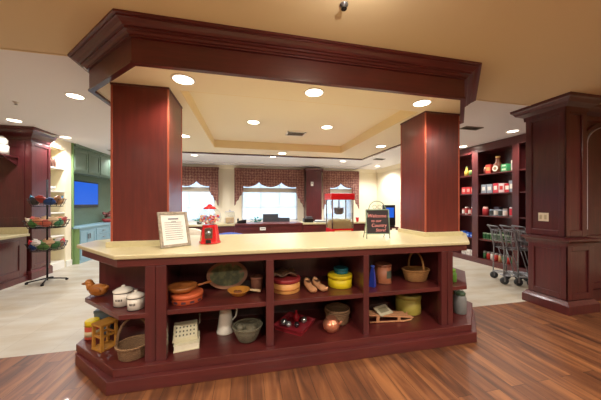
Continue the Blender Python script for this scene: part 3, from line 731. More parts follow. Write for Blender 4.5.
t = thing('adding_machine', 'cream antique adding machine on a white ledger on the left lower island shelf', 'adding machine', (-.535, 2.33, Lo + .062), rz=.15)
CR = cm(206, 198, 166, rough=.5)
m = MB(); m.add([(-.10, -.06, 0), (.10, -.06, 0), (.10, .08, 0), (-.10, .08, 0), (-.095, -.055, .03), (.095, -.055, .03), (.095, .07, .12), (-.095, .07, .12), (-.095, .02, .112), (.095, .02, .112)],
      [(3, 2, 1, 0), (0, 1, 5, 4), (4, 5, 9, 8), (8, 9, 6, 7), (2, 3, 7, 6), (1, 2, 6, 9, 5), (0, 4, 8, 7, 3)])
m.build('body', CR, t, bevel=.004)
for r_ in range(3):
    for c_ in range(6):
        m = MB(); f = (r_ + .7) / 3.4; m.X = tr(-.07 + c_ * .028, -.055 + .075 * f, .03 + .082 * f) @ rot('X', .83); m.box(-.005, .005, -.006, .006, 0, .006); m.build('key', cm(70, 70, 60), t)
m = MB(); m.tube([(.10, .03, .09), (.115, .03, .10), (.115, .04, .17)], .005); m.ball((.115, .04, .175), .010); m.build('crank', cm(120, 110, 96), t)
t = thing('white_ledger', 'thick white ledger lying flat under the adding machine', 'book', (-.52, 2.33, Lo), rz=.15)
B(-.10, .10, -.095, .095, 0, .008).build('cover', cm(226, 220, 190), t); B(-.096, .096, -.091, .091, .008, .053).build('pages', cm(236, 230, 206), t); B(-.10, .10, -.095, .095, .053, .061).build('cover', cm(226, 220, 190), t)
t = thing('enamel_pitcher', 'tall white enamel pitcher on the left lower island shelf', 'pitcher', (-.21, 2.50, Lo))
lat('body', [(.085, 0), (.085, .012), (.078, .03), (.055, .2), (.052, .235), (.06, .262), (.054, .26), (.048, .23)], 'enamel', t)
m = MB(); m.tube([(.05, .0, .23), (.085, .0, .245), (.108, .0, .20), (.098, 0, .14), (.065, 0, .10)], .008); m.build('handle', 'enamel', t)
m = MB(); m.X = tr(-.056, 0, .245) @ rot('Y', -.7); m.lathe([(.012, -.02), (.018, .02)], seg=10); m.build('spout', 'enamel', t)
t = thing('wicker_bowl', 'grey-green round wicker bowl on the left lower island shelf', 'basket', (.0, 2.31, Lo))
lat('body', [(.07, 0), (.085, .01), (.125, .10), (.130, .125), (.122, .125), (.11, .09), (.07, .02)], 'wicker_grey', t, seg=28)
m = MB(); m.tube([(.13 * math.cos(2 * PI * k / 24), .13 * math.sin(2 * PI * k / 24), .13) for k in range(24)], .009, closed=True); m.build('rim', 'wicker_grey', t)
m = MB()
for k in range(9): m.ball((random.uniform(-.07, .07), random.uniform(-.07, .07), .09), .035, .03, .028)
m.build('contents', cm(120, 112, 92), t)

t = thing('cheese_box', 'round tan wooden box with a dark red lid on the middle upper island shelf', 'box', (.375, 2.42, U))
lat('body', [(.136, 0), (.138, .003), (.138, .10)], cm(214, 152, 84), t); lat('band', [(.1405, .03), (.1405, .042)], cm(180, 110, 56), t)
lat('lid', [(.142, .095), (.144, .098), (.144, .128), (.138, .132)], cm(140, 40, 42), t)
t = thing('folded_cloth', 'crumpled brown cloth lying on the round tan box', 'cloth', (.355, 2.45, U + .134))
def cl(u, v):
    x = (u - .5) * .24; y = (v - .5) * .2
    return (x, y, .02 + .012 * math.sin(u * 11 + v * 4) + .011 * math.sin(v * 13 - u * 5) + .02 * (1 - 4 * (u - .5) ** 2))
MB().grid(cl, 16, 14).build('cloth', cm(88, 62, 44), t, solid=.012)
def shoe(x, y, rz, lab):
    t = thing('wooden_shoe', lab, 'shoe', (x, y, U), rz)
    m = MB(); secs = []
    prof = [(-.12, .026, .095), (-.09, .034, .09), (-.04, .034, .062), (.0, .036, .05), (.05, .041, .056), (.09, .036, .054), (.125, .02, .056), (.15, .006, .066)]
    vs = []; n = 12
    for (py, w_, h_) in prof:
        zb = 0 if py < .11 else .018 if py < .14 else .05
        for k in range(n):
            a = 2 * PI * k / n
            vs.append((w_ * math.cos(a), -py, zb + (h_ - zb) * .5 + (h_ - zb) * .5 * math.sin(a)))
    fs = [(i * n + k, i * n + (k + 1) % n, (i + 1) * n + (k + 1) % n, (i + 1) * n + k) for i in range(len(prof) - 1) for k in range(n)] + [tuple(range(n))[::-1], tuple((len(prof) - 1) * n + k for k in range(n))]
    m.add(vs, fs, True); m.build('body', cm(216, 160, 116), t)
    m = MB(); m.lathe([(.026, 0), (.029, .004), (.02, .005)], (0, .055, .0705), seg=14, sy=1.7); m.build('opening', cm(90, 60, 44), t)
shoe(.61, 2.36, .12, 'left shoe of the pair of tan wooden shoes'); shoe(.71, 2.37, .22, 'right shoe of the pair of tan wooden shoes beside the yellow tin')
t = thing('yellow_tin', 'bright yellow round tin on the middle upper island shelf', 'tin', (.95, 2.43, U))
YE = cm(224, 200, 30); lat('body', [(.12, 0), (.125, .003), (.125, .09)], YE, t); lat('lid', [(.129, .088), (.129, .118), (.122, .124)], cm(214, 188, 26), t)
t = thing('teal_tin', 'small dark teal round tin stacked on top of the bright yellow tin', 'tin', (.97, 2.45, U + .125))
lat('body', [(.07, 0), (.072, .003), (.072, .035)], 'teal', t); lat('lid', [(.077, .033), (.077, .055), (.07, .06)], cm(24, 100, 116), t)

t = thing('red_square_tray', 'dark red square tray turned cornerwise on the middle lower island shelf', 'tray', (.47, 2.45, Lo), rz=PI / 4 + .1)
DR = cm(146, 40, 50, rough=.35, coat=.3); s = .145
m = B(-s, s, -s, s, 0, .01); m.build('base', DR, t)
for k in range(4):
    m = MB(); m.X = rot('Z', k * PI / 2); m.add([(-s, -s, .01), (s, -s, .01), (s + .02, -s - .02, .05), (-s - .02, -s - .02, .05), (-s, -s + .008, .01), (s, -s + .008, .01), (s + .012, -s - .01, .05), (-s - .012, -s - .01, .05)],
        [(0, 1, 2, 3), (5, 4, 7, 6), (3, 2, 6, 7), (0, 3, 7, 4), (1, 5, 6, 2), (0, 4, 5, 1)]); m.build('side', DR, t)
for (x, y, rr, lab, col) in ((.40, 2.42, .03, 'silver ball ornament at the left corner of the red tray', (190, 190, 196)), (.36, 2.47, .034, 'silver ball ornament nearest the divider in the red tray', (170, 176, 182)), (.57, 2.47, .034, 'silver ball ornament at the right of the red tray', (178, 180, 176)), (.48, 2.40, .028, 'dark ball ornament in the middle of the red tray', (70, 60, 64))):
    o = tag(MB().ball((0, 0, rr), rr).build('ball_ornament', plain('ornament', col, rough=.2, metal=.8)), lab, 'ornament'); o.location = (x, y, Lo + .0105)
o = tag(MB().lathe([(.012, 0), (.03, .02), (.034, .06), (.012, .08), (.01, .12)], seg=14).build('red_ornament', cm(160, 24, 36, rough=.25)), 'glossy red ornament standing in the red tray', 'ornament'); o.location = (.50, 2.52, Lo + .0105)
t = thing('copper_pot', 'small round copper pot in front of the coiled basket', 'pot', (.80, 2.28, Lo))
CP = plain('copper', (214, 140, 110), rough=.3, metal=.7); lat('body', [(.04, 0), (.045, .004), (.075, .035), (.083, .07), (.07, .105), (.045, .12), (.042, .128), (.05, .134)], CP, t, seg=26)
m = MB(); m.X = tr(.083, -.02, .08) @ rot('Y', .9); m.lathe([(.012, -.015), (.008, .03)], seg=10); m.build('spout', CP, t)
t = thing('coiled_basket', 'round coiled brown basket behind the small copper pot', 'basket', (.935, 2.47, Lo))
lat('body', [(.115, 0), (.122, .01), (.125, .10), (.12, .105), (.11, .10), (.105, .02)], 'wicker_dark', t, seg=28); m = MB(); m.tube([(.122 * math.cos(2 * PI * k / 28), .122 * math.sin(2 * PI * k / 28), .135) for k in range(28)], .014, closed=True); m.tube([(.125 * math.cos(2 * PI * k / 28), .125 * math.sin(2 * PI * k / 28), .11) for k in range(28)], .014, closed=True); m.build('rim', 'wicker_dark', t)

t = thing('blue_bottle', 'tapering cobalt blue bottle at the left of the right upper island shelf', 'bottle', (1.265, 2.32, U))
lat('body', [(.040, 0), (.042, .004), (.034, .10), (.024, .17), (.018, .2)], cm(44, 66, 168, rough=.25), t, seg=4, smooth=False); lat('stopper', [(.02, .2), (.022, .215), (.012, .22)], cm(60, 90, 190), t)
t = thing('tall_canister', 'brown round canister with a dark label beside the blue bottle', 'canister', (1.45, 2.43, U))
lat('body', [(.082, 0), (.084, .004), (.084, .185)], cm(158, 96, 66), t); lat('lid', [(.088, .182), (.088, .2), (.08, .205)], cm(128, 76, 54), t); lat('base_ring', [(.088, 0.0), (.088, .012)], cm(128, 76, 54), t)
m = MB(); m.grid(lambda u, v: (.0855 * math.sin(-.1 + u * .9), -.0855 * math.cos(-.1 + u * .9), .06 + v * .08), 6, 2); m.build('label', cm(72, 80, 70), t)
t = thing('handled_basket', 'honey wicker basket with a tall hoop handle on the right upper island shelf', 'basket', (1.85, 2.42, U), rz=.1)
lat('body', [(.115, 0), (.125, .006), (.152, .09), (.155, .12), (.147, .12), (.12, .02)], 'wicker', t, seg=30, sy=.72)
m = MB(); m.tube([(.155 * math.cos(2 * PI * k / 28), .112 * math.sin(2 * PI * k / 28), .12) for k in range(28)], .011, closed=True); m.build('rim', 'wicker', t)
m = MB(); m.tube([(.0 + .0 * k, -.112 * math.cos(PI * k / 16), .11 + .2 * math.sin(PI * k / 16) ** .8) for k in range(17)], .010); m.build('handle', 'wicker', t)

t = thing('wooden_sled', 'small tan wooden sled with runners lying on the right lower island shelf', 'sled', (1.47, 2.36, Lo), rz=-.12)
TW = cm(196, 140, 100)
m = MB(); m.X = tr(0, 0, .06) @ rot('Y', .08); m.box(-.23, .24, -.055, -.015, 0, .014); m.box(-.22, .22, -.008, .03, 0, .014); m.box(-.23, .20, .037, .075, 0, .014); m.build('deck', TW, t, bevel=.002)
for y in (-.045, .065):
    m = MB(); m.tube([(-.22, y, .01), (.15, y, .01), (.22, y, .02), (.25, y, .05)], .009); m.box(-.15, -.12, y - .008, y + .008, .01, .072); m.box(.08, .11, y - .008, y + .008, .01, .055); m.build('runner', TW, t)
t = thing('dark_box', 'dark shallow box behind the small tan sled', 'box', (1.38, 2.60, Lo), rz=.1); B(-.16, .16, -.10, .10, 0, .10).build('body', cm(52, 34, 30), t, bevel=.003); B(-.164, .164, -.104, .104, .10, .125).build('lid', cm(64, 44, 38), t, bevel=.003)
t = thing('white_booklet', 'pale booklet propped on the small tan sled', 'book', (1.42, 2.38, Lo + .082), rz=.3)
m = MB(); m.X = tr(0, 0, .022) @ rot('X', .42); m.box(-.09, .09, -.06, .06, -.006, .006); m.build('cover', cm(206, 196, 168), t); m = MB(); m.X = tr(0, 0, .022) @ rot('X', .42); m.box(-.06, .06, -.03, .03, .006, .0075); m.build('printed_panel', cm(150, 140, 112), t)
t = thing('round_hatbox', 'pale yellow-green round box with a lid at the back of the right lower island shelf', 'box', (1.83, 2.53, Lo))
YG = cm(176, 160, 74); lat('body', [(.135, 0), (.137, .004), (.137, .17)], YG, t, seg=28); lat('lid', [(.142, .165), (.142, .205), (.136, .21)], cm(160, 146, 70), t, seg=28)

# left open end
t = thing('wooden_duck', 'carved honey-coloured wooden duck on the upper left end shelf', 'duck figurine', (-1.375, 2.63, U), rz=-.35)
DK = cm(178, 112, 48, rough=.4)
m = MB(); m.ball((.02, 0, .058), .088, .052, .056, 20, 12); m.ball((-.078, 0, .118), .036, .03, .034); m.tube([(-.045, 0, .07), (-.062, 0, .095), (-.072, 0, .115)], [.04, .034, .03], seg=12); m.tube([(.08, 0, .07), (.125, 0, .095)], [.03, .01]); m.build('body', DK, t)
m = MB(); m.tube([(-.10, 0, .114), (-.135, 0, .106), (-.155, 0, .104)], [.014, .012, .006]); m.build('bill', cm(140, 82, 34), t)
for s_ in (-1, 1):
    m = MB(); m.ball((.03, s_ * .043, .068), .06, .014, .03); m.build('wing', cm(156, 94, 38), t); m = MB(); m.ball((-.092, s_ * .026, .126), .005); m.build('eye', 'black', t)
def canis(x, y, r, h, lab, rz):
    t = thing('enamel_canister', lab, 'canister', (x, y, U), rz, 'white enamel canisters')
    lat('body', [(r, 0), (r, h)], 'enamel', t); lat('base_band', [(r + .001, 0), (r + .001, .006)], 'blackink', t)
    l = lat('lid', [(r + .004, h - .004), (r + .006, h + .008), (r * .75, h + .024), (r * .25, h + .036)], 'enamel', t); lat('knob', [(.01, h + .034), (.015, h + .044), (.01, h + .05)], 'enamel', l)
    lat('black_rim', [(r + .0045, h - .006), (r + .0065, h - .002)], 'blackink', t)
    m = MB()
    for k in range(5): m.grid(lambda u, v: ((r + .001) * math.sin(-.45 + k * .16 + u * .1), -(r + .001) * math.cos(-.45 + k * .16 + u * .1), h * .42 + v * .018), 2, 1)
    m.build('dark_lettering', 'blackink', t)
canis(-1.035, 2.36, .069, .115, 'larger white enamel canister on the left end shelf beside the duck', .0); canis(-.895, 2.25, .060, .10, 'smaller white enamel canister in front of the larger one on the left end shelf', .0)
t = thing('white_jar', 'white jar half hidden behind the left stile of the island', 'jar', (-.83, 2.52, U)); lat('body', [(.05, 0), (.05, .15), (.03, .18)], 'enamel', t); lat('lid', [(.034, .178), (.034, .2)], 'enamel', t)
t = thing('yellow_lidded_jar', 'plastic jar with red label and yellow lid on the lower left end shelf', 'jar', (-1.415, 2.645, Lo))
lat('body', [(.05, 0), (.056, .008), (.056, .11), (.048, .125)], cm(190, 80, 60), t); lat('label', [(.0572, .03), (.0572, .075)], cm(206, 190, 150), t); lat('lid', [(.056, .12), (.056, .16), (.05, .168)], cm(224, 196, 40), t)
t = thing('grey_box', 'blue-grey box at the back of the lower left end shelf', 'box', (-1.36, 2.74, Lo), rz=0); B(-.07, .07, -.045, .045, 0, .20).build('body', cm(84, 96, 104), t, bevel=.004); B(-.073, .073, -.048, .048, .20, .225).build('lid', cm(70, 84, 92), t, bevel=.003)
t = thing('wooden_lantern', 'tan wooden openwork lantern frame on the lower left end shelf', 'lantern', (-1.215, 2.45, Lo), rz=-.6)
LW = cm(176, 124, 52); a = .056
for sx in (-1, 1):
    for sy in (-1, 1): B(sx * a - .01, sx * a + .01, sy * a - .01, sy * a + .01, 0, .205).build('post', LW, t)
B(-a - .012, a + .012, -a - .012, a + .012, 0, .016).build('base', LW, t); B(-a - .012, a + .012, -a - .012, a + .012, .205, .222).build('top', LW, t); 
for q in range(4):
    m = MB(); m.X = rot('Z', q * PI / 2); m.box(-a + .01, a - .01, -a - .006, -a + .006, .108, .126); m.build('crossbar', LW, t)
t = thing('hoop_basket', 'brown wicker basket with a tall hoop handle on the lower left end shelf', 'basket', (-.915, 2.265, Lo), rz=.15)
lat('body', [(.10, 0), (.106, .008), (.114, .08), (.12, .10), (.112, .10), (.10, .015)], 'wicker_dark', t, seg=28, sy=.9)
m = MB(); m.tube([(.122 * math.cos(2 * PI * k / 28), .110 * math.sin(2 * PI * k / 28), .102) for k in range(28)], .010, closed=True); m.build('rim', 'wicker_dark', t)
m = MB(); m.tube([(-.118 * math.cos(PI * k / 16), 0, .10 + .215 * math.sin(PI * k / 16)) for k in range(17)], .010); m.build('handle', 'wicker_dark', t)
# right open end
t = thing('green_jar', 'small bright green jar on the upper right end shelf', 'jar', (2.21, 2.28, U)); lat('body', [(.03, 0), (.034, .004), (.034, .09), (.022, .11)], cm(92, 138, 50), t); lat('lid', [(.024, .108), (.024, .14)], cm(120, 170, 60), t)
t = thing('milk_can', 'grey metal can with a dark green lid on the lower right end shelf', 'can', (2.375, 2.36, Lo)); lat('body', [(.064, 0), (.068, .004), (.068, .18), (.052, .21)], cm(128, 130, 130), t); lat('lid', [(.058, .205), (.06, .23), (.05, .24)], cm(74, 96, 74), t)
m = MB(); m.tube([(-.06, 0, .17), (-.055, 0, .24), (0, 0, .272), (.055, 0, .24), (.06, 0, .17)], .004); m.build('bail_handle', 'steel', t)
t = thing('orange_jar', 'small orange jar behind the grey can on the right end shelf', 'jar', (2.56, 2.60, Lo)); lat('body', [(.04, 0), (.045, .004), (.045, .14)], cm(176, 106, 36), t); lat('lid', [(.047, .138), (.047, .16)], cm(120, 70, 36), t)
# ------------------------------------------------------------------ window valances
def valance(xa, xb, n, label, jl=1.25, jr=1.55):
    t = thing('window_valance', label, 'curtain', ((xa + xb) / 2, 9.22, 2.2), group='swagged window valances')
    hw = (xb - xa) / 2; zt = .48; w = 2 * hw / n
    for k in range(n):
        x0 = -hw + k * w - .03
        def f(u, v, x0=x0, k=k):
            return (x0 + u * (w + .06), -.05 - .03 * math.sin(PI * u) + .022 * math.sin(v * 26) * math.sin(PI * u) - (k % 2) * .02, zt - v * (.44 + .23 * max(0, math.sin(PI * u)) ** .6))
        MB().grid(f, 16, 14).build('swag', 'plaid', t, solid=.008)
    for s, L in ((-1, jl), (1, jr)):
        def f(u, v, s=s, L=L):
            x = s * (hw + .04 - u * .31); ln = L - u * .52 + .03 * math.sin(u * 18)
            return (x, -.10 - .02 * math.sin(u * 24), zt - v * ln)
        MB().grid(f, 18, 12).build('side_tail', 'plaid', t, solid=.008)
    B(-hw - .05, hw + .05, -.03, .0, zt - .06, zt + .02).build('mounting_board', 'plaid', t)
    B(-hw, hw, 0.0, .09, zt - .04, zt).build('bracket', 'plaid', t)
valance(-3.15, -1.05, 3, 'left plaid swagged window valance, partly hidden by the left wooden column', 1.3, 1.35)
valance(-.42, 2.08, 3, 'middle plaid swagged window valance, the widest with three swags', 1.35, 1.45)
valance(2.90, 4.34, 2, 'right plaid swagged window valance above the popcorn machine', 1.5, 1.5)
pq = thing('wall_pilaster', 'square cherry wood pilaster between the middle and right far windows', 'pilaster', (2.46, 9.15, 0))
B(-.30, .30, -.2, .24, 0, 2.66).build('shaft', 'cherry', pq)
MB().sweep([(0, 2.62), (.02, 2.62), (.03, 2.66), (.06, 2.70), (.06, 2.72), (0, 2.72)], [(-.30, .24), (-.30, -.2), (.30, -.2), (.30, .24)]).build('crown_moulding', 'cherry', pq)
B(-.32, .32, -.22, .24, 0, .12).build('base_moulding', 'cherry', pq)
th = thing('thermostat', 'small white thermostat plate on the far cherry pilaster', 'thermostat', (2.38, 8.95, 2.14)); B(-.05, .05, -.02, -.001, -.08, .08).build('cover', 'white', th, bevel=.004); B(-.03, .03, -.023, -.02, .01, .05).build('display', cm(150, 160, 150), th)

# ------------------------------------------------------------------ reception desk behind the island
DZ = .92
def desk(xa, xb, name_label, top, lab2):
    t = thing('reception_desk', name_label, 'desk', ((xa + xb) / 2, 6.0, 0), group='cherry reception desk sections')
    hw = (xb - xa) / 2
    B(-hw, hw, -.02, .5, 0, DZ - .04).build('body', 'cherry_x', t); B(-hw, hw, -.035, -.02, 0, .12).build('base', 'cherry', t)
    n = max(1, round((xb - xa) / .8))
    for k in range(n):
        a = -hw + 2 * hw * k / n + .04; b = -hw + 2 * hw * (k + 1) / n - .04
        frame_y(-.02, a, b, .16, DZ - .08, .07, .012).build('panel', 'cherry_x', t)
    tp = B(xa, xb, 5.95, 6.52, DZ - .04, DZ).build('reception_countertop', top, None, bevel=.004); tag(tp, lab2, 'countertop')
desk(-1.95, -.30, 'left section of the cherry reception desk behind the gumball machine', 'stone', 'cream top on the left section of the reception desk')
desk(-.29, 1.34, 'middle section of the cherry reception desk with monitors behind it', 'cherry_x', 'dark wooden top on the middle section of the reception desk')
desk(1.35, 3.05, 'right section of the cherry reception desk behind the popcorn machine', 'stone', 'cream top on the right section of the reception desk')
pt = thing('desk_plaque', 'small white plate on the front of the middle reception desk section', 'plaque', (.36, 5.965, .80)); B(-.07, .07, -.012, -.0, -.035, .035).build('plate', 'white', pt); B(-.05, .05, -.014, -.012, -.008, .008).build('lettering', 'ink', pt)
def monitor(x, y, z, w, h, rz, lab, front=False):
    t = thing('computer_monitor', lab, 'monitor', (x, y, z), rz)
    s = -1 if front else 1
    B(-w / 2, w / 2, -.02, .02, .09, .09 + h).build('housing', cm(70, 74, 80) if not front else 'black', t, bevel=.004)
    B(-w / 2 + .015, w / 2 - .015, s * .02, s * .022, .105, .075 + h).build('screen', 'screen' if front else 'black', t)
    B(-.03, .03, -.02, .02, .015, .10).build('neck', 'black', t); B(-.11, .11, -.08, .08, 0, .015).build('foot', 'black', t)
wt = thing('work_table', 'low dark work surface behind the middle reception desk section', 'table', (.6, 6.8, 0)); B(-.85, .85, -.25, .25, .72, .76).build('tabletop', 'cherry_x', wt)
for sx in (-1, 1):
    for sy in (-1, 1): B(sx * .8 - .03, sx * .8 + .03, sy * .2 - .03, sy * .2 + .03, 0, .72).build('leg', 'cherry', wt)
monitor(.62, 6.75, .76, .42, .27, .05, 'larger grey computer monitor seen from behind on the reception work surface')
monitor(.97, 6.65, .76, .32, .17, -.35, 'smaller tilted dark computer monitor right of the larger grey one')
pp_ = thing('potted_plant', 'teal-green leafy plant left of the computer monitors', 'plant', (.24, 6.76, .76)); lat('pot', [(.06, 0), (.075, .1), (.07, .1)], cm(70, 60, 60), pp_)
m = MB()
for k in range(34):
    a = random.uniform(0, 2 * PI); r_ = random.uniform(.03, .15); zz = .14 + random.uniform(0, .13)
    m.X = tr(r_ * math.cos(a), r_ * .6 * math.sin(a), zz) @ rot('Z', a) @ rot('Y', random.uniform(-.8, .4)); m.ball((0, 0, 0), .05, .022, .007, 8, 5)
m.build('foliage', cm(24, 130, 116), pp_)
pp2 = thing('small_plant', 'small teal plant on the left desk section beside the left column', 'plant', (-1.12, 6.2, DZ)); lat('pot', [(.05, 0), (.06, .06)], cm(60, 70, 70), pp2)
m = MB()
for k in range(24):
    a = random.uniform(0, 2 * PI); r_ = random.uniform(.03, .15); m.X = tr(r_ * math.cos(a), r_ * .6 * math.sin(a), .08 + random.uniform(0, .06)) @ rot('Z', a) @ rot('Y', random.uniform(-.8, .4)); m.ball((0, 0, 0), .045, .02, .007, 8, 5)
m.build('foliage', cm(30, 140, 120), pp2)
cj = thing('cookie_jar', 'clear square glass cookie jar with tan contents on the left reception desk section', 'jar', (-.42, 6.2, DZ)); 
m = MB(); m.box(-.12, .12, -.09, .09, 0, .28); m.build('glass_body', 'glass', cj); B(-.10, .10, -.07, .07, .012, .15).build('contents', cm(206, 176, 130), cj, bevel=.02); B(-.10, .10, -.07, .07, .281, .30).build('lid', cm(200, 200, 205), cj); MB().ball((0, 0, .32), .022).build('lid_knob', cm(200, 200, 205), cj)
ph = thing('desk_telephone', 'dark desk telephone beside the glass cookie jar', 'telephone', (-.14, 6.25, DZ)); m = MB(); m.prismv([(-.11, 0), (.11, 0), (.11, .09), (-.11, .05)], -.08, .08); m.build('body', 'black', ph); m = MB(); m.tube([(-.09, -.05, .08), (-.09, .05, .10)], .022); m.build('handset', 'black', ph)
ph = thing('card_printer', 'dark office machine on the right desk section left of the popcorn machine', 'printer', (1.56, 6.2, DZ)); B(-.14, .10, -.1, .1, 0, .10).build('body', 'black', ph, bevel=.01); B(-.08, .08, -.08, .04, .10, .15).build('top_tray', cm(80, 84, 90), ph)
pb = thing('paper_tray', 'grey paper tray beside the dark office machine on the right desk section', 'tray', (1.86, 6.2, DZ)); B(-.13, .13, -.1, .1, 0, .03).build('tray', cm(110, 120, 130), pb); B(-.11, .11, -.08, .08, .03, .05).build('papers', 'paper', pb)
rc = thing('red_cup', 'small red cup on the right desk section beside the popcorn machine', 'cup', (2.87, 6.08, DZ)); lat('body', [(.03, 0), (.045, .12), (.04, .12), (.028, .01)], 'red', rc); lat('lid', [(.048, .118), (.046, .13)], 'white', rc)
# dark monitor with a blue screen and striped display by the right column
kt = thing('side_table', 'small dark table under the blue-screened monitor', 'table', (4.2, 6.75, 0)); B(-.3, .22, -.2, .2, .66, .70).build('tabletop', 'cherry_x', kt)
for sx in (-1, 1):
    for sy in (-1, 1): B(-.04 + sx * .23 - .025, -.04 + sx * .23 + .025, sy * .16 - .025, sy * .16 + .025, 0, .66).build('leg', 'cherry', kt)
km = thing('kiosk_monitor', 'black monitor with a blue screen left of the right wooden column', 'monitor', (4.19, 6.70, .70)); B(-.19, .19, -.05, .05, .04, .66).build('housing', 'black', km, bevel=.005); B(-.12, .14, -.053, -.05, .28, .58).build('screen', 'screen', km); B(-.15, .15, -.08, .08, 0, .04).build('foot', 'black', km)
dsp = thing('striped_dispenser', 'tall slim white and red cup dispenser beside the blue-screened monitor', 'dispenser', (4.40, 6.30, 0))
lat('stand', [(.14, 0), (.14, .02), (.02, .03), (.02, .68), (.06, .70)], 'steel', dsp); lat('tube', [(.07, .70), (.07, 1.5), (.05, 1.58), (.0, 1.66)], cm(230, 226, 230), dsp)
for k in range(4): lat('red_band', [(.072, .84 + k * .18), (.072, .90 + k * .18)], cm(200, 60, 60), dsp)

# ------------------------------------------------------------------ popcorn machine on its cart
pc = thing('popcorn_machine', 'red popcorn machine with glass sides and a kettle, standing behind the island', 'popcorn machine', (1.735, 4.47, .85), rz=.03)
w, d = .215, .17
B(-w, w, -d, d, 0, .09).build('base', 'red', pc, bevel=.008)
B(-w - .02, w + .02, -d - .02, d + .02, .63, .75).build('canopy', 'red', pc, bevel=.008)
for sx in (-1, 1):
    for sy in (-1, 1): B(sx * (w - .01) - .01, sx * (w - .01) + .01, sy * (d - .01) - .01, sy * (d - .01) + .01, .09, .63).build('post', 'chrome', pc)
B(-w + .02, w - .02, -d + .002, -d + .006, .09, .63).build('glass_panel', 'glass', pc); B(-w + .002, -w + .006, -d + .02, d - .02, .09, .63).build('glass_panel', 'glass', pc); B(w - .006, w - .002, -d + .02, d - .02, .09, .63).build('glass_panel', 'glass', pc)
k_ = MB().lathe([(.05, .35), (.09, .37), (.095, .47), (.10, .48)], (.0, .02, 0), seg=20).build('kettle', 'steel', pc); m = MB(); m.tube([(0, .02, .48), (0, .02, .63)], .012); m.tube([(-.09, .02, .45), (-.16, .02, .47), (-.16, .02, .61)], .008); m.build('kettle_hanger', 'steel', k_)
m = MB()
pcm = cm(238, 216, 160, rough=.8)
hw_ = w - .025; pr = [(-hw_, .092), (hw_, .092)] + [(hw_ - 2 * hw_ * k / 20, .20 + .05 * math.sin(PI * k / 20) + .008 * math.sin(k * 2.3)) for k in range(21)]
m.prismv(pr, -d + .03, d - .03)
for k in range(120): m.ball((random.uniform(-hw_, hw_) * .95, random.uniform(-d + .04, d - .04), .215 + random.uniform(0, .03)), .014, seg=6, rings=4); o = m.build('popcorn', pcm, pc); o['kind'] = 'stuff'
m = MB(); m.box(-w + .05, w - .05, -d - .003, -d + .001, .03, .06); m.build('front_label', cm(240, 200, 120), pc)
pk = thing('popcorn_cart', 'red cart that carries the popcorn machine, mostly hidden by the island', 'cart', (1.735, 4.47, 0), rz=.03)
B(-.27, .27, -.22, .22, .30, .85).build('body', 'red', pk, bevel=.01); m = MB(); m.tube([(-.27, 0, .74), (-.36, 0, .76), (-.36, 0, .78)], .012); m.build('push_handle', 'chrome', pk)
for sx in (-1, 1):
    m = MB(); m.X = tr(sx * .285, .08, .20) @ rot('Y', PI / 2); m.lathe([(.20, -.012), (.20, .012)], seg=26, smooth=False); m.build('wheel', 'black', pk)
    B(sx * .2 - .02, sx * .2 + .02, -.2, -.16, 0, .30).build('leg', 'red', pk)
# two chairs behind the island
bc = thing('round_back_chair', 'blue round-backed chair whose top edge shows behind the gumball machine', 'chair', (-.30, 4.55, 0))
BL = cm(70, 96, 190, rough=.5)  # blue light on the backrest rim put into its upholstery colour
def bk(u, v):
    a = PI + u * PI; return (.27 * math.cos(a), .24 * math.sin(a), .45 + v * (.36 + .11 * math.sin(PI * u)))
MB().grid(bk, 20, 6).build('backrest', BL, bc, solid=.05); lat('seat', [(.22, .38), (.25, .40), (.25, .46), (.22, .48)], cm(190, 196, 214), bc)
for sx in (-1, 1):
    for sy in (-1, 1): 
        m = MB(); m.tube([(sx * .16, sy * .14, .39), (sx * .2, sy * .18, 0)], .016); m.build('leg', 'cherry', bc)
wc = thing('cream_armchair', 'cream armchair partly visible between the framed notice and the gumball machine', 'chair', (-.80, 4.1, 0))
B(-.26, .26, -.2, .26, .28, .46).build('seat', cm(230, 224, 208), wc, bevel=.03)
def bk(u, v): return (-.26 + u * .52, -.24 - .05 * v, .30 + v * (.63 + .12 * math.sin(PI * u)))
MB().grid(bk, 14, 6).build('backrest', cm(230, 224, 208), wc, solid=.07)
for sx in (-1, 1):
    B(sx * .29 - .03, sx * .29 + .03, -.2, .2, .28, .62).build('armrest', cm(230, 224, 208), wc, bevel=.02)
    for sy in (-1, 1): B(sx * .22 - .02, sx * .22 + .02, sy * .18 - .02, sy * .18 + .02, 0, .28).build('leg', 'cherry', wc)

# ------------------------------------------------------------------ snack rack
rk = thing('snack_rack', 'black wire spinner rack with three round basket tiers in front of the tall cherry cabinet', 'rack', (-3.52, 5.27, 0))
m = MB(); m.tube([(0, 0, .03), (0, 0, 1.84)], .014); m.build('pole', 'blackmetal', rk)
for a in (.35, .35 + PI / 2, .35 + PI, .35 + PI * 1.5):
    m = MB(); m.tube([(0, 0, .07), (.26 * math.cos(a), .26 * math.sin(a), .03)], .012); m.lathe([(.022, 0), (.022, .03)], (.26 * math.cos(a), .26 * math.sin(a), 0), seg=10); m.build('foot', 'blackmetal', rk)
TI = [(.58, .27), (.98, .30), (1.36, .25)]
for z, r_ in TI:
    m = MB()
    for (rr, zz) in ((r_, z + .13), (r_ * .93, z + .06), (r_ * .8, z)): m.tube([(rr * math.cos(2 * PI * k / 24), rr * math.sin(2 * PI * k / 24), zz) for k in range(24)], .005, seg=6, closed=True)
    for k in range(16):
        a = 2 * PI * k / 16; m.tube([(.02 * math.cos(a), .02 * math.sin(a), z), (r_ * .8 * math.cos(a), r_ * .8 * math.sin(a), z), (r_ * math.cos(a), r_ * math.sin(a), z + .13)], .0035, seg=5)
    m.build('basket_tier', 'blackmetal', rk)
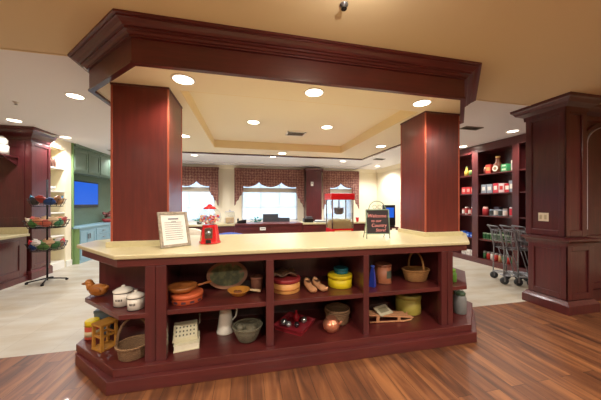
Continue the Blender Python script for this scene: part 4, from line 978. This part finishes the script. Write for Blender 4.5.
sn = {0: [(120, 84, 60), (190, 30, 40), (40, 70, 130), (226, 220, 214), (80, 120, 60), (190, 150, 110), (60, 110, 60), (214, 206, 196)],
      1: [(70, 120, 60), (196, 130, 96), (200, 100, 80), (210, 180, 140), (60, 120, 80), (176, 60, 50), (190, 140, 100), (226, 214, 196)],
      2: [(30, 70, 130), (150, 100, 60), (200, 150, 100), (34, 110, 140), (60, 56, 60), (170, 60, 50)]}
tn = ['bottom', 'middle', 'top']
def cname(c):
    r, g, b = c
    if max(c) - min(c) < 32: return 'white' if r > 180 else 'dark grey'
    if r > g > b and r > 180 and g > 140: return 'tan'
    if r > 160 and g < 110: return 'red'
    if r > g > b: return 'brown'
    if g > r and g > b: return 'green'
    return 'blue'
for ti, (z, r_) in enumerate(TI):
    n = 15 if ti < 2 else 11
    for k in range(n):
        a = 2 * PI * k / n + ti; c = sn[ti][k % len(sn[ti])]; rr = r_ * .72
        m = MB(); m.X = rot('Y', random.uniform(-.4, .4)) @ rot('X', random.uniform(.2, .7)); m.ball((0, 0, 0), .088, .036, .068, 12, 8); m.box(-.034, .034, -.006, .006, .06, .082)
        o = m.build('snack_packet', cm(*c, rough=.35), None); o.location = (-3.52 + rr * math.cos(a), 5.27 + rr * math.sin(a), z + .085 + .035 * (k % 2))
        o.rotation_euler = (0, 0, a + PI / 2)
        tag(o, '%s snack packet in the %s tier of the spinner rack' % (cname(c), tn[ti]), 'snack packet', '%s snack packets in the %s tier of the rack' % (cname(c), tn[ti]))

# ------------------------------------------------------------------ shopping carts, nested
CW = .19
def make_cart():
    t = thing('shopping_cart', 'nearest nested grey shopping cart, its handle farthest left beside the pantry shelves', 'shopping cart', (0, 0, 0), group='nested shopping carts')
    ST = 'steel'
    m = MB()
    def quadframe(z, x0, x1, w0, w1, r): m.tube([(x0, -w0, z), (x1, -w1, z + .0), (x1, w1, z), (x0, w0, z)], r, closed=True, seg=6)
    quadframe(.92, .0, .62, CW, CW * .82, .008); quadframe(.60, .06, .55, CW * .88, CW * .7, .006); quadframe(.76, .03, .59, CW * .94, CW * .76, .004)
    for k in range(9):
        f = k / 8
        for s_ in (-1, 1): m.tube([(.0 + .62 * f, s_ * CW * (1 - .18 * f), .92), (.06 + .49 * f, s_ * CW * (.88 - .18 * f), .60)], .0025, seg=5)
    for k in range(7):
        f = k / 6 * 2 - 1
        m.tube([(.62, f * CW * .82, .92), (.55, f * CW * .7, .60), (.06, f * CW * .88, .60), (.0, f * CW, .92)], .0025, seg=5)
    m.build('wire_basket', ST, t)
    m = MB()
    for s_ in (-1, 1):
        m.tube([(-.05, s_ * CW, 1.0), (.0, s_ * CW, .92), (.05, s_ * CW, .60), (.04, s_ * (CW + .005), .15)], .011, seg=8)
        m.tube([(.10, s_ * CW * .8, .60), (.22, s_ * CW * .8, .16)], .008)
        m.tube([(.04, s_ * (CW + .005), .15), (.56, s_ * CW * .62, .13)], .011, seg=8)
    m.tube([(.04, -CW, .15), (.04, CW, .15)], .009); m.tube([(.56, -CW * .62, .13), (.56, CW * .62, .13)], .009)
    for k in range(6):
        f = (k + .5) / 6 * 2 - 1; m.tube([(0, f * CW, .155), (.56, f * CW * .6, .135)], .0035, seg=5)
    m.build('chassis', ST, t)
    m = MB(); m.tube([(-.05, -CW - .01, 1.0), (-.05, CW + .01, 1.0)], .015); m.build('handle', cm(90, 92, 98), t)
    m = MB(); m.tube([(.02, -CW + .03, .74), (.0, -CW + .03, .92), (.0, CW - .03, .92), (.02, CW - .03, .74)], .005, seg=6, closed=True)
    for k in range(5):
        f = (k + .5) / 5 * 2 - 1; m.tube([(.02, f * (CW - .03), .74), (.0, f * (CW - .03), .92)], .003, seg=5)
    m.build('child_seat_flap', ST, t)
    for (x, y) in ((.05, -CW), (.05, CW), (.53, -CW * .6), (.53, CW * .6)):
        m = MB(); m.X = tr(x, y, .062) @ rot('X', PI / 2); m.lathe([(.03, -.016), (.062, -.013), (.062, .013), (.03, .016)], seg=18); q = m.build('wheel', 'rubber', t)
        m = MB(); m.box(x - .012, x + .012, y - .022, y - .018, .05, .14); m.box(x - .012, x + .012, y + .018, y + .022, .05, .14); m.box(x - .015, x + .015, y - .022, y + .022, .128, .145); m.build('caster_fork', ST, q)
    return t
cart0 = make_cart(); h_ = -.5
cart0.location = (4.43, 3.62, 0); cart0.rotation_euler = (0, 0, h_)
for k in (1, 2): dup(cart0, (4.43 + .185 * k * math.cos(h_), 3.60 + .185 * k * math.sin(h_), 0), h_, ['', 'middle nested grey shopping cart', 'rearmost nested grey shopping cart, closest to the panelled pillar'][k])

# ------------------------------------------------------------------ groceries in the pantry
def grocery(kind, y, z, w, h, col, col2, label, group=None, x=5.47):
    if kind == 'can': m = MB(); m.lathe([(w / 2, 0), (w / 2, h * .15), (w / 2, h * .85), (w / 2, h)], seg=14, mats=[1, 0, 1]); ms = [cm(*col), cm(*col2)]; nm = 'food_can'
    elif kind == 'jar': m = MB(); m.lathe([(w / 2, 0), (w / 2, h * .8), (w / 2 * .8, h * .84), (w / 2 * .8, h)], seg=14, mats=[0, 1, 1]); ms = [cm(*col), cm(*col2)]; nm = 'food_jar'
    elif kind == 'bottle': m = MB(); m.lathe([(w / 2, 0), (w / 2, h * .5), (w / 4, h * .68), (w / 4, h * .9), (w / 3.4, h)], seg=16, mats=[0, 0, 0, 1]); ms = [cm(*col), cm(*col2)]; nm = 'sauce_bottle'
    else:
        m = MB().box(-w / 2, w / 2, -w / 2, w / 2, 0, h); m.mt = 1; m.box(-w / 2 - .002, -w / 2, -w * .32, w * .32, h * .3, h * .72); ms = [cm(*col), cm(*col2)]; nm = 'food_box'
    o = m.build(nm, ms, None); o.location = (x, y, z); tag(o, label, {'food_can': 'can', 'food_jar': 'jar', 'sauce_bottle': 'bottle', 'food_box': 'box'}[nm], group); return o
Wt = (232, 226, 216); Rd = (200, 50, 50); Gn = (50, 110, 60); Gy = (150, 160, 172)
S = [.121] + [z + .001 for z in PZ]
g = grocery
g('box', 4.60, S[4], .12, .20, (190, 60, 46), (230, 150, 90), 'red and orange box on the top pantry shelf left of the brown bottle')
b_ = g('bottle', 4.42, S[4], .16, .36, (110, 56, 34), (206, 160, 90), 'large brown bottle with a round white label on the top pantry shelf')
m = MB(); m.X = rot('Y', -PI / 2); m.lathe([(.065, .078), (.065, .083)], (.09, 0, 0), seg=20); m.build('round_label', cm(*Wt), b_); m = MB(); m.X = rot('Y', -PI / 2); m.lathe([(.035, .0835), (.035, .0845)], (.09, 0, 0), seg=16); m.build('label_emblem', cm(150, 120, 90), b_)
g('box', 4.24, S[4], .13, .09, (60, 140, 90), (190, 220, 180), 'lower green box of the stack on the top pantry shelf'); g('box', 4.24, S[4] + .091, .13, .07, (60, 150, 96), (200, 220, 190), 'upper green box of the stack on the top pantry shelf')
g('box', 4.08, S[4], .07, .22, Wt, (180, 180, 190), 'white box at the right end of the top pantry shelf')
for k in range(2): g('box', 4.71 - k * .14, S[3], .12, .20, Gy, Wt, 'grey-blue box at the left of the second pantry shelf from the top', 'grey-blue boxes on the second pantry shelf')
for k in range(3): g('box', 4.43 - k * .125, S[3], .11, .21 - .01 * k, [(206, 60, 76), (226, 206, 206), (200, 50, 60)][k], [Wt, Rd, Wt][k], ['red box with white panel left of the pale box on the second pantry shelf', 'pale box with red panel on the second pantry shelf', 'red box with white panel right of the pale box on the second pantry shelf'][k])
g('box', 4.09, S[3], .11, .24, (140, 150, 164), Wt, 'tall grey box at the right end of the second pantry shelf')
g('jar', 4.71, S[2], .12, .20, (190, 60, 66), (220, 180, 170), 'red jar at the left end of the third pantry shelf')
for k in range(4): g('can', 4.56 - k * .10, S[2], .085, .14, [(60, 70, 70), Wt][k % 2], Gy, ['dark grey can on the third pantry shelf', 'white can on the third pantry shelf'][k % 2], ['dark grey cans on the third pantry shelf', 'white cans on the third pantry shelf'][k % 2])
g('can', 4.10, S[2], .12, .20, (200, 40, 60), (180, 170, 170), 'large red can at the right end of the third pantry shelf')
for k in range(8): g('can', 4.73 - k * .088, S[1], .08, .15, (46, 96, 54), (150, 170, 140), 'green can on the fourth pantry shelf behind the cart handles', 'green cans on the fourth pantry shelf')
bc_ = [(60, 110, 70), (200, 60, 50), Wt, (200, 60, 50), (210, 170, 120), (60, 120, 70), (200, 60, 50), (60, 110, 70)]
nmz = {(60, 110, 70): 'green', (60, 120, 70): 'green', (200, 60, 50): 'red', Wt: 'white', (210, 170, 120): 'tan'}
for k in range(8): g('jar', 4.72 - k * .09, S[0], .08, .17, bc_[k], (150, 140, 130), '%s jar on the bottom pantry shelf behind the carts' % nmz[bc_[k]], '%s jars on the bottom pantry shelf' % nmz[bc_[k]])
g('bottle', 5.22, S[4], .10, .24, (206, 180, 80), (90, 110, 60), 'yellow-green bottle in the left pantry bay on the top shelf'); g('jar', 5.10, S[4], .08, .14, (90, 130, 70), (180, 180, 90), 'small green jar in the left pantry bay on the top shelf'); g('box', 4.99, S[4], .05, .20, Wt, (160, 160, 160), 'thin white box beside the divider in the left pantry bay')
for k in range(3): g('box', 5.25 - k * .13, S[3], .115, .17, (210, 60, 60), (236, 170, 160), 'red box on the second shelf of the left pantry bay', 'red boxes in the left pantry bay')
for k in range(4): g('can', 5.30 - k * .09, S[2], .08, .14 + .05 * (k % 2), [Wt, (190, 70, 70)][k % 2], [(170, 60, 60), Wt][k % 2], ['white can on the third shelf of the left pantry bay', 'tall red can on the third shelf of the left pantry bay'][k % 2], ['white cans in the left pantry bay', 'tall red cans in the left pantry bay'][k % 2])
for k in range(3): g('box', 5.28 - k * .13, S[1], .115, .13 - .02 * k, (40, 90, 190), (150, 180, 230), 'blue box on the fourth shelf of the left pantry bay', 'blue boxes in the left pantry bay')
for k in range(3): g('box', 5.26 - k * .13, S[0], .11, .12, Wt, (200, 190, 180), 'white box on the bottom shelf of the left pantry bay', 'white boxes in the left pantry bay')
g('box', 4.33, S[2], .10, .17, (170, 150, 140), Rd, 'pale brown box with red panel in the middle of the third pantry shelf', x=5.60)
g('box', 4.52, S[2], .12, .20, (96, 90, 110), Gy, 'tall slate box behind the cans on the third pantry shelf', x=5.61)
g('box', 4.40, S[1], .14, .22, (70, 120, 90), (180, 190, 150), 'tall green box behind the green cans on the fourth pantry shelf', x=5.62)
g('jar', 4.70, S[4], .09, .16, (120, 60, 50), (200, 170, 110), 'small brown jar at the left end of the top pantry shelf')
g('box', 3.62, S[3], .12, .20, (180, 70, 70), Wt, 'red box on the second shelf of the right pantry bay, half behind the pillar')
g('jar', 3.80, S[4], .10, .24, (190, 60, 40), (220, 130, 80), 'orange-red jar in the right pantry bay beside the panelled pillar')

# white canisters on the far left wall shelf
o = thing('white_canister', 'white stacked canister on the cherry wall shelf at the far left edge', 'canister', (-4.21, 5.30, 2.266)); lat('body', [(.09, 0), (.09, .16), (.075, .17)], 'enamel', o); lat('lid', [(.08, .17), (.078, .26), (.05, .30), (.02, .33)], 'enamel', o)
o = thing('ornament_basket', 'small red basket of dark red foliage on the green countertop below the television', 'basket', (-4.02, 8.2, .861)); lat('body', [(.08, 0), (.12, .1), (.11, .1)], cm(150, 50, 50), o); m = MB(); 
for k in range(9): m.ball((random.uniform(-.1, .1), random.uniform(-.1, .1), .16 + random.uniform(0, .14)), .045, seg=8, rings=6)
m.build('foliage', cm(120, 70, 66), o)

# ------------------------------------------------------------------ daylight, camera, view
w = bpy.data.worlds.new('daylight'); scene.world = w; w.use_nodes = True
nt = w.node_tree; bg = nt.nodes['Background']; bg.inputs['Color'].default_value = (.62, .80, 1.0, 1); bg.inputs['Strength'].default_value = 2.6
cam = bpy.data.cameras.new('camera'); co = bpy.data.objects.new('camera', cam); C.objects.link(co)
cam.sensor_width = 36; cam.lens = 245 / 601 * 36; cam.shift_y = 3 / 601; cam.clip_start = .05
co.location = (0, 0, 1.42); co.rotation_euler = (PI / 2, 0, math.radians(-12.2))
scene.camera = co
scene.view_settings.view_transform = 'Standard'; scene.view_settings.look = 'None'; scene.view_settings.gamma = 1; scene.view_settings.exposure = 0.06
scene.view_settings.use_curve_mapping = False
scene.cycles.max_bounces = 8; scene.cycles.diffuse_bounces = 5; scene.cycles.sample_clamp_indirect = 6
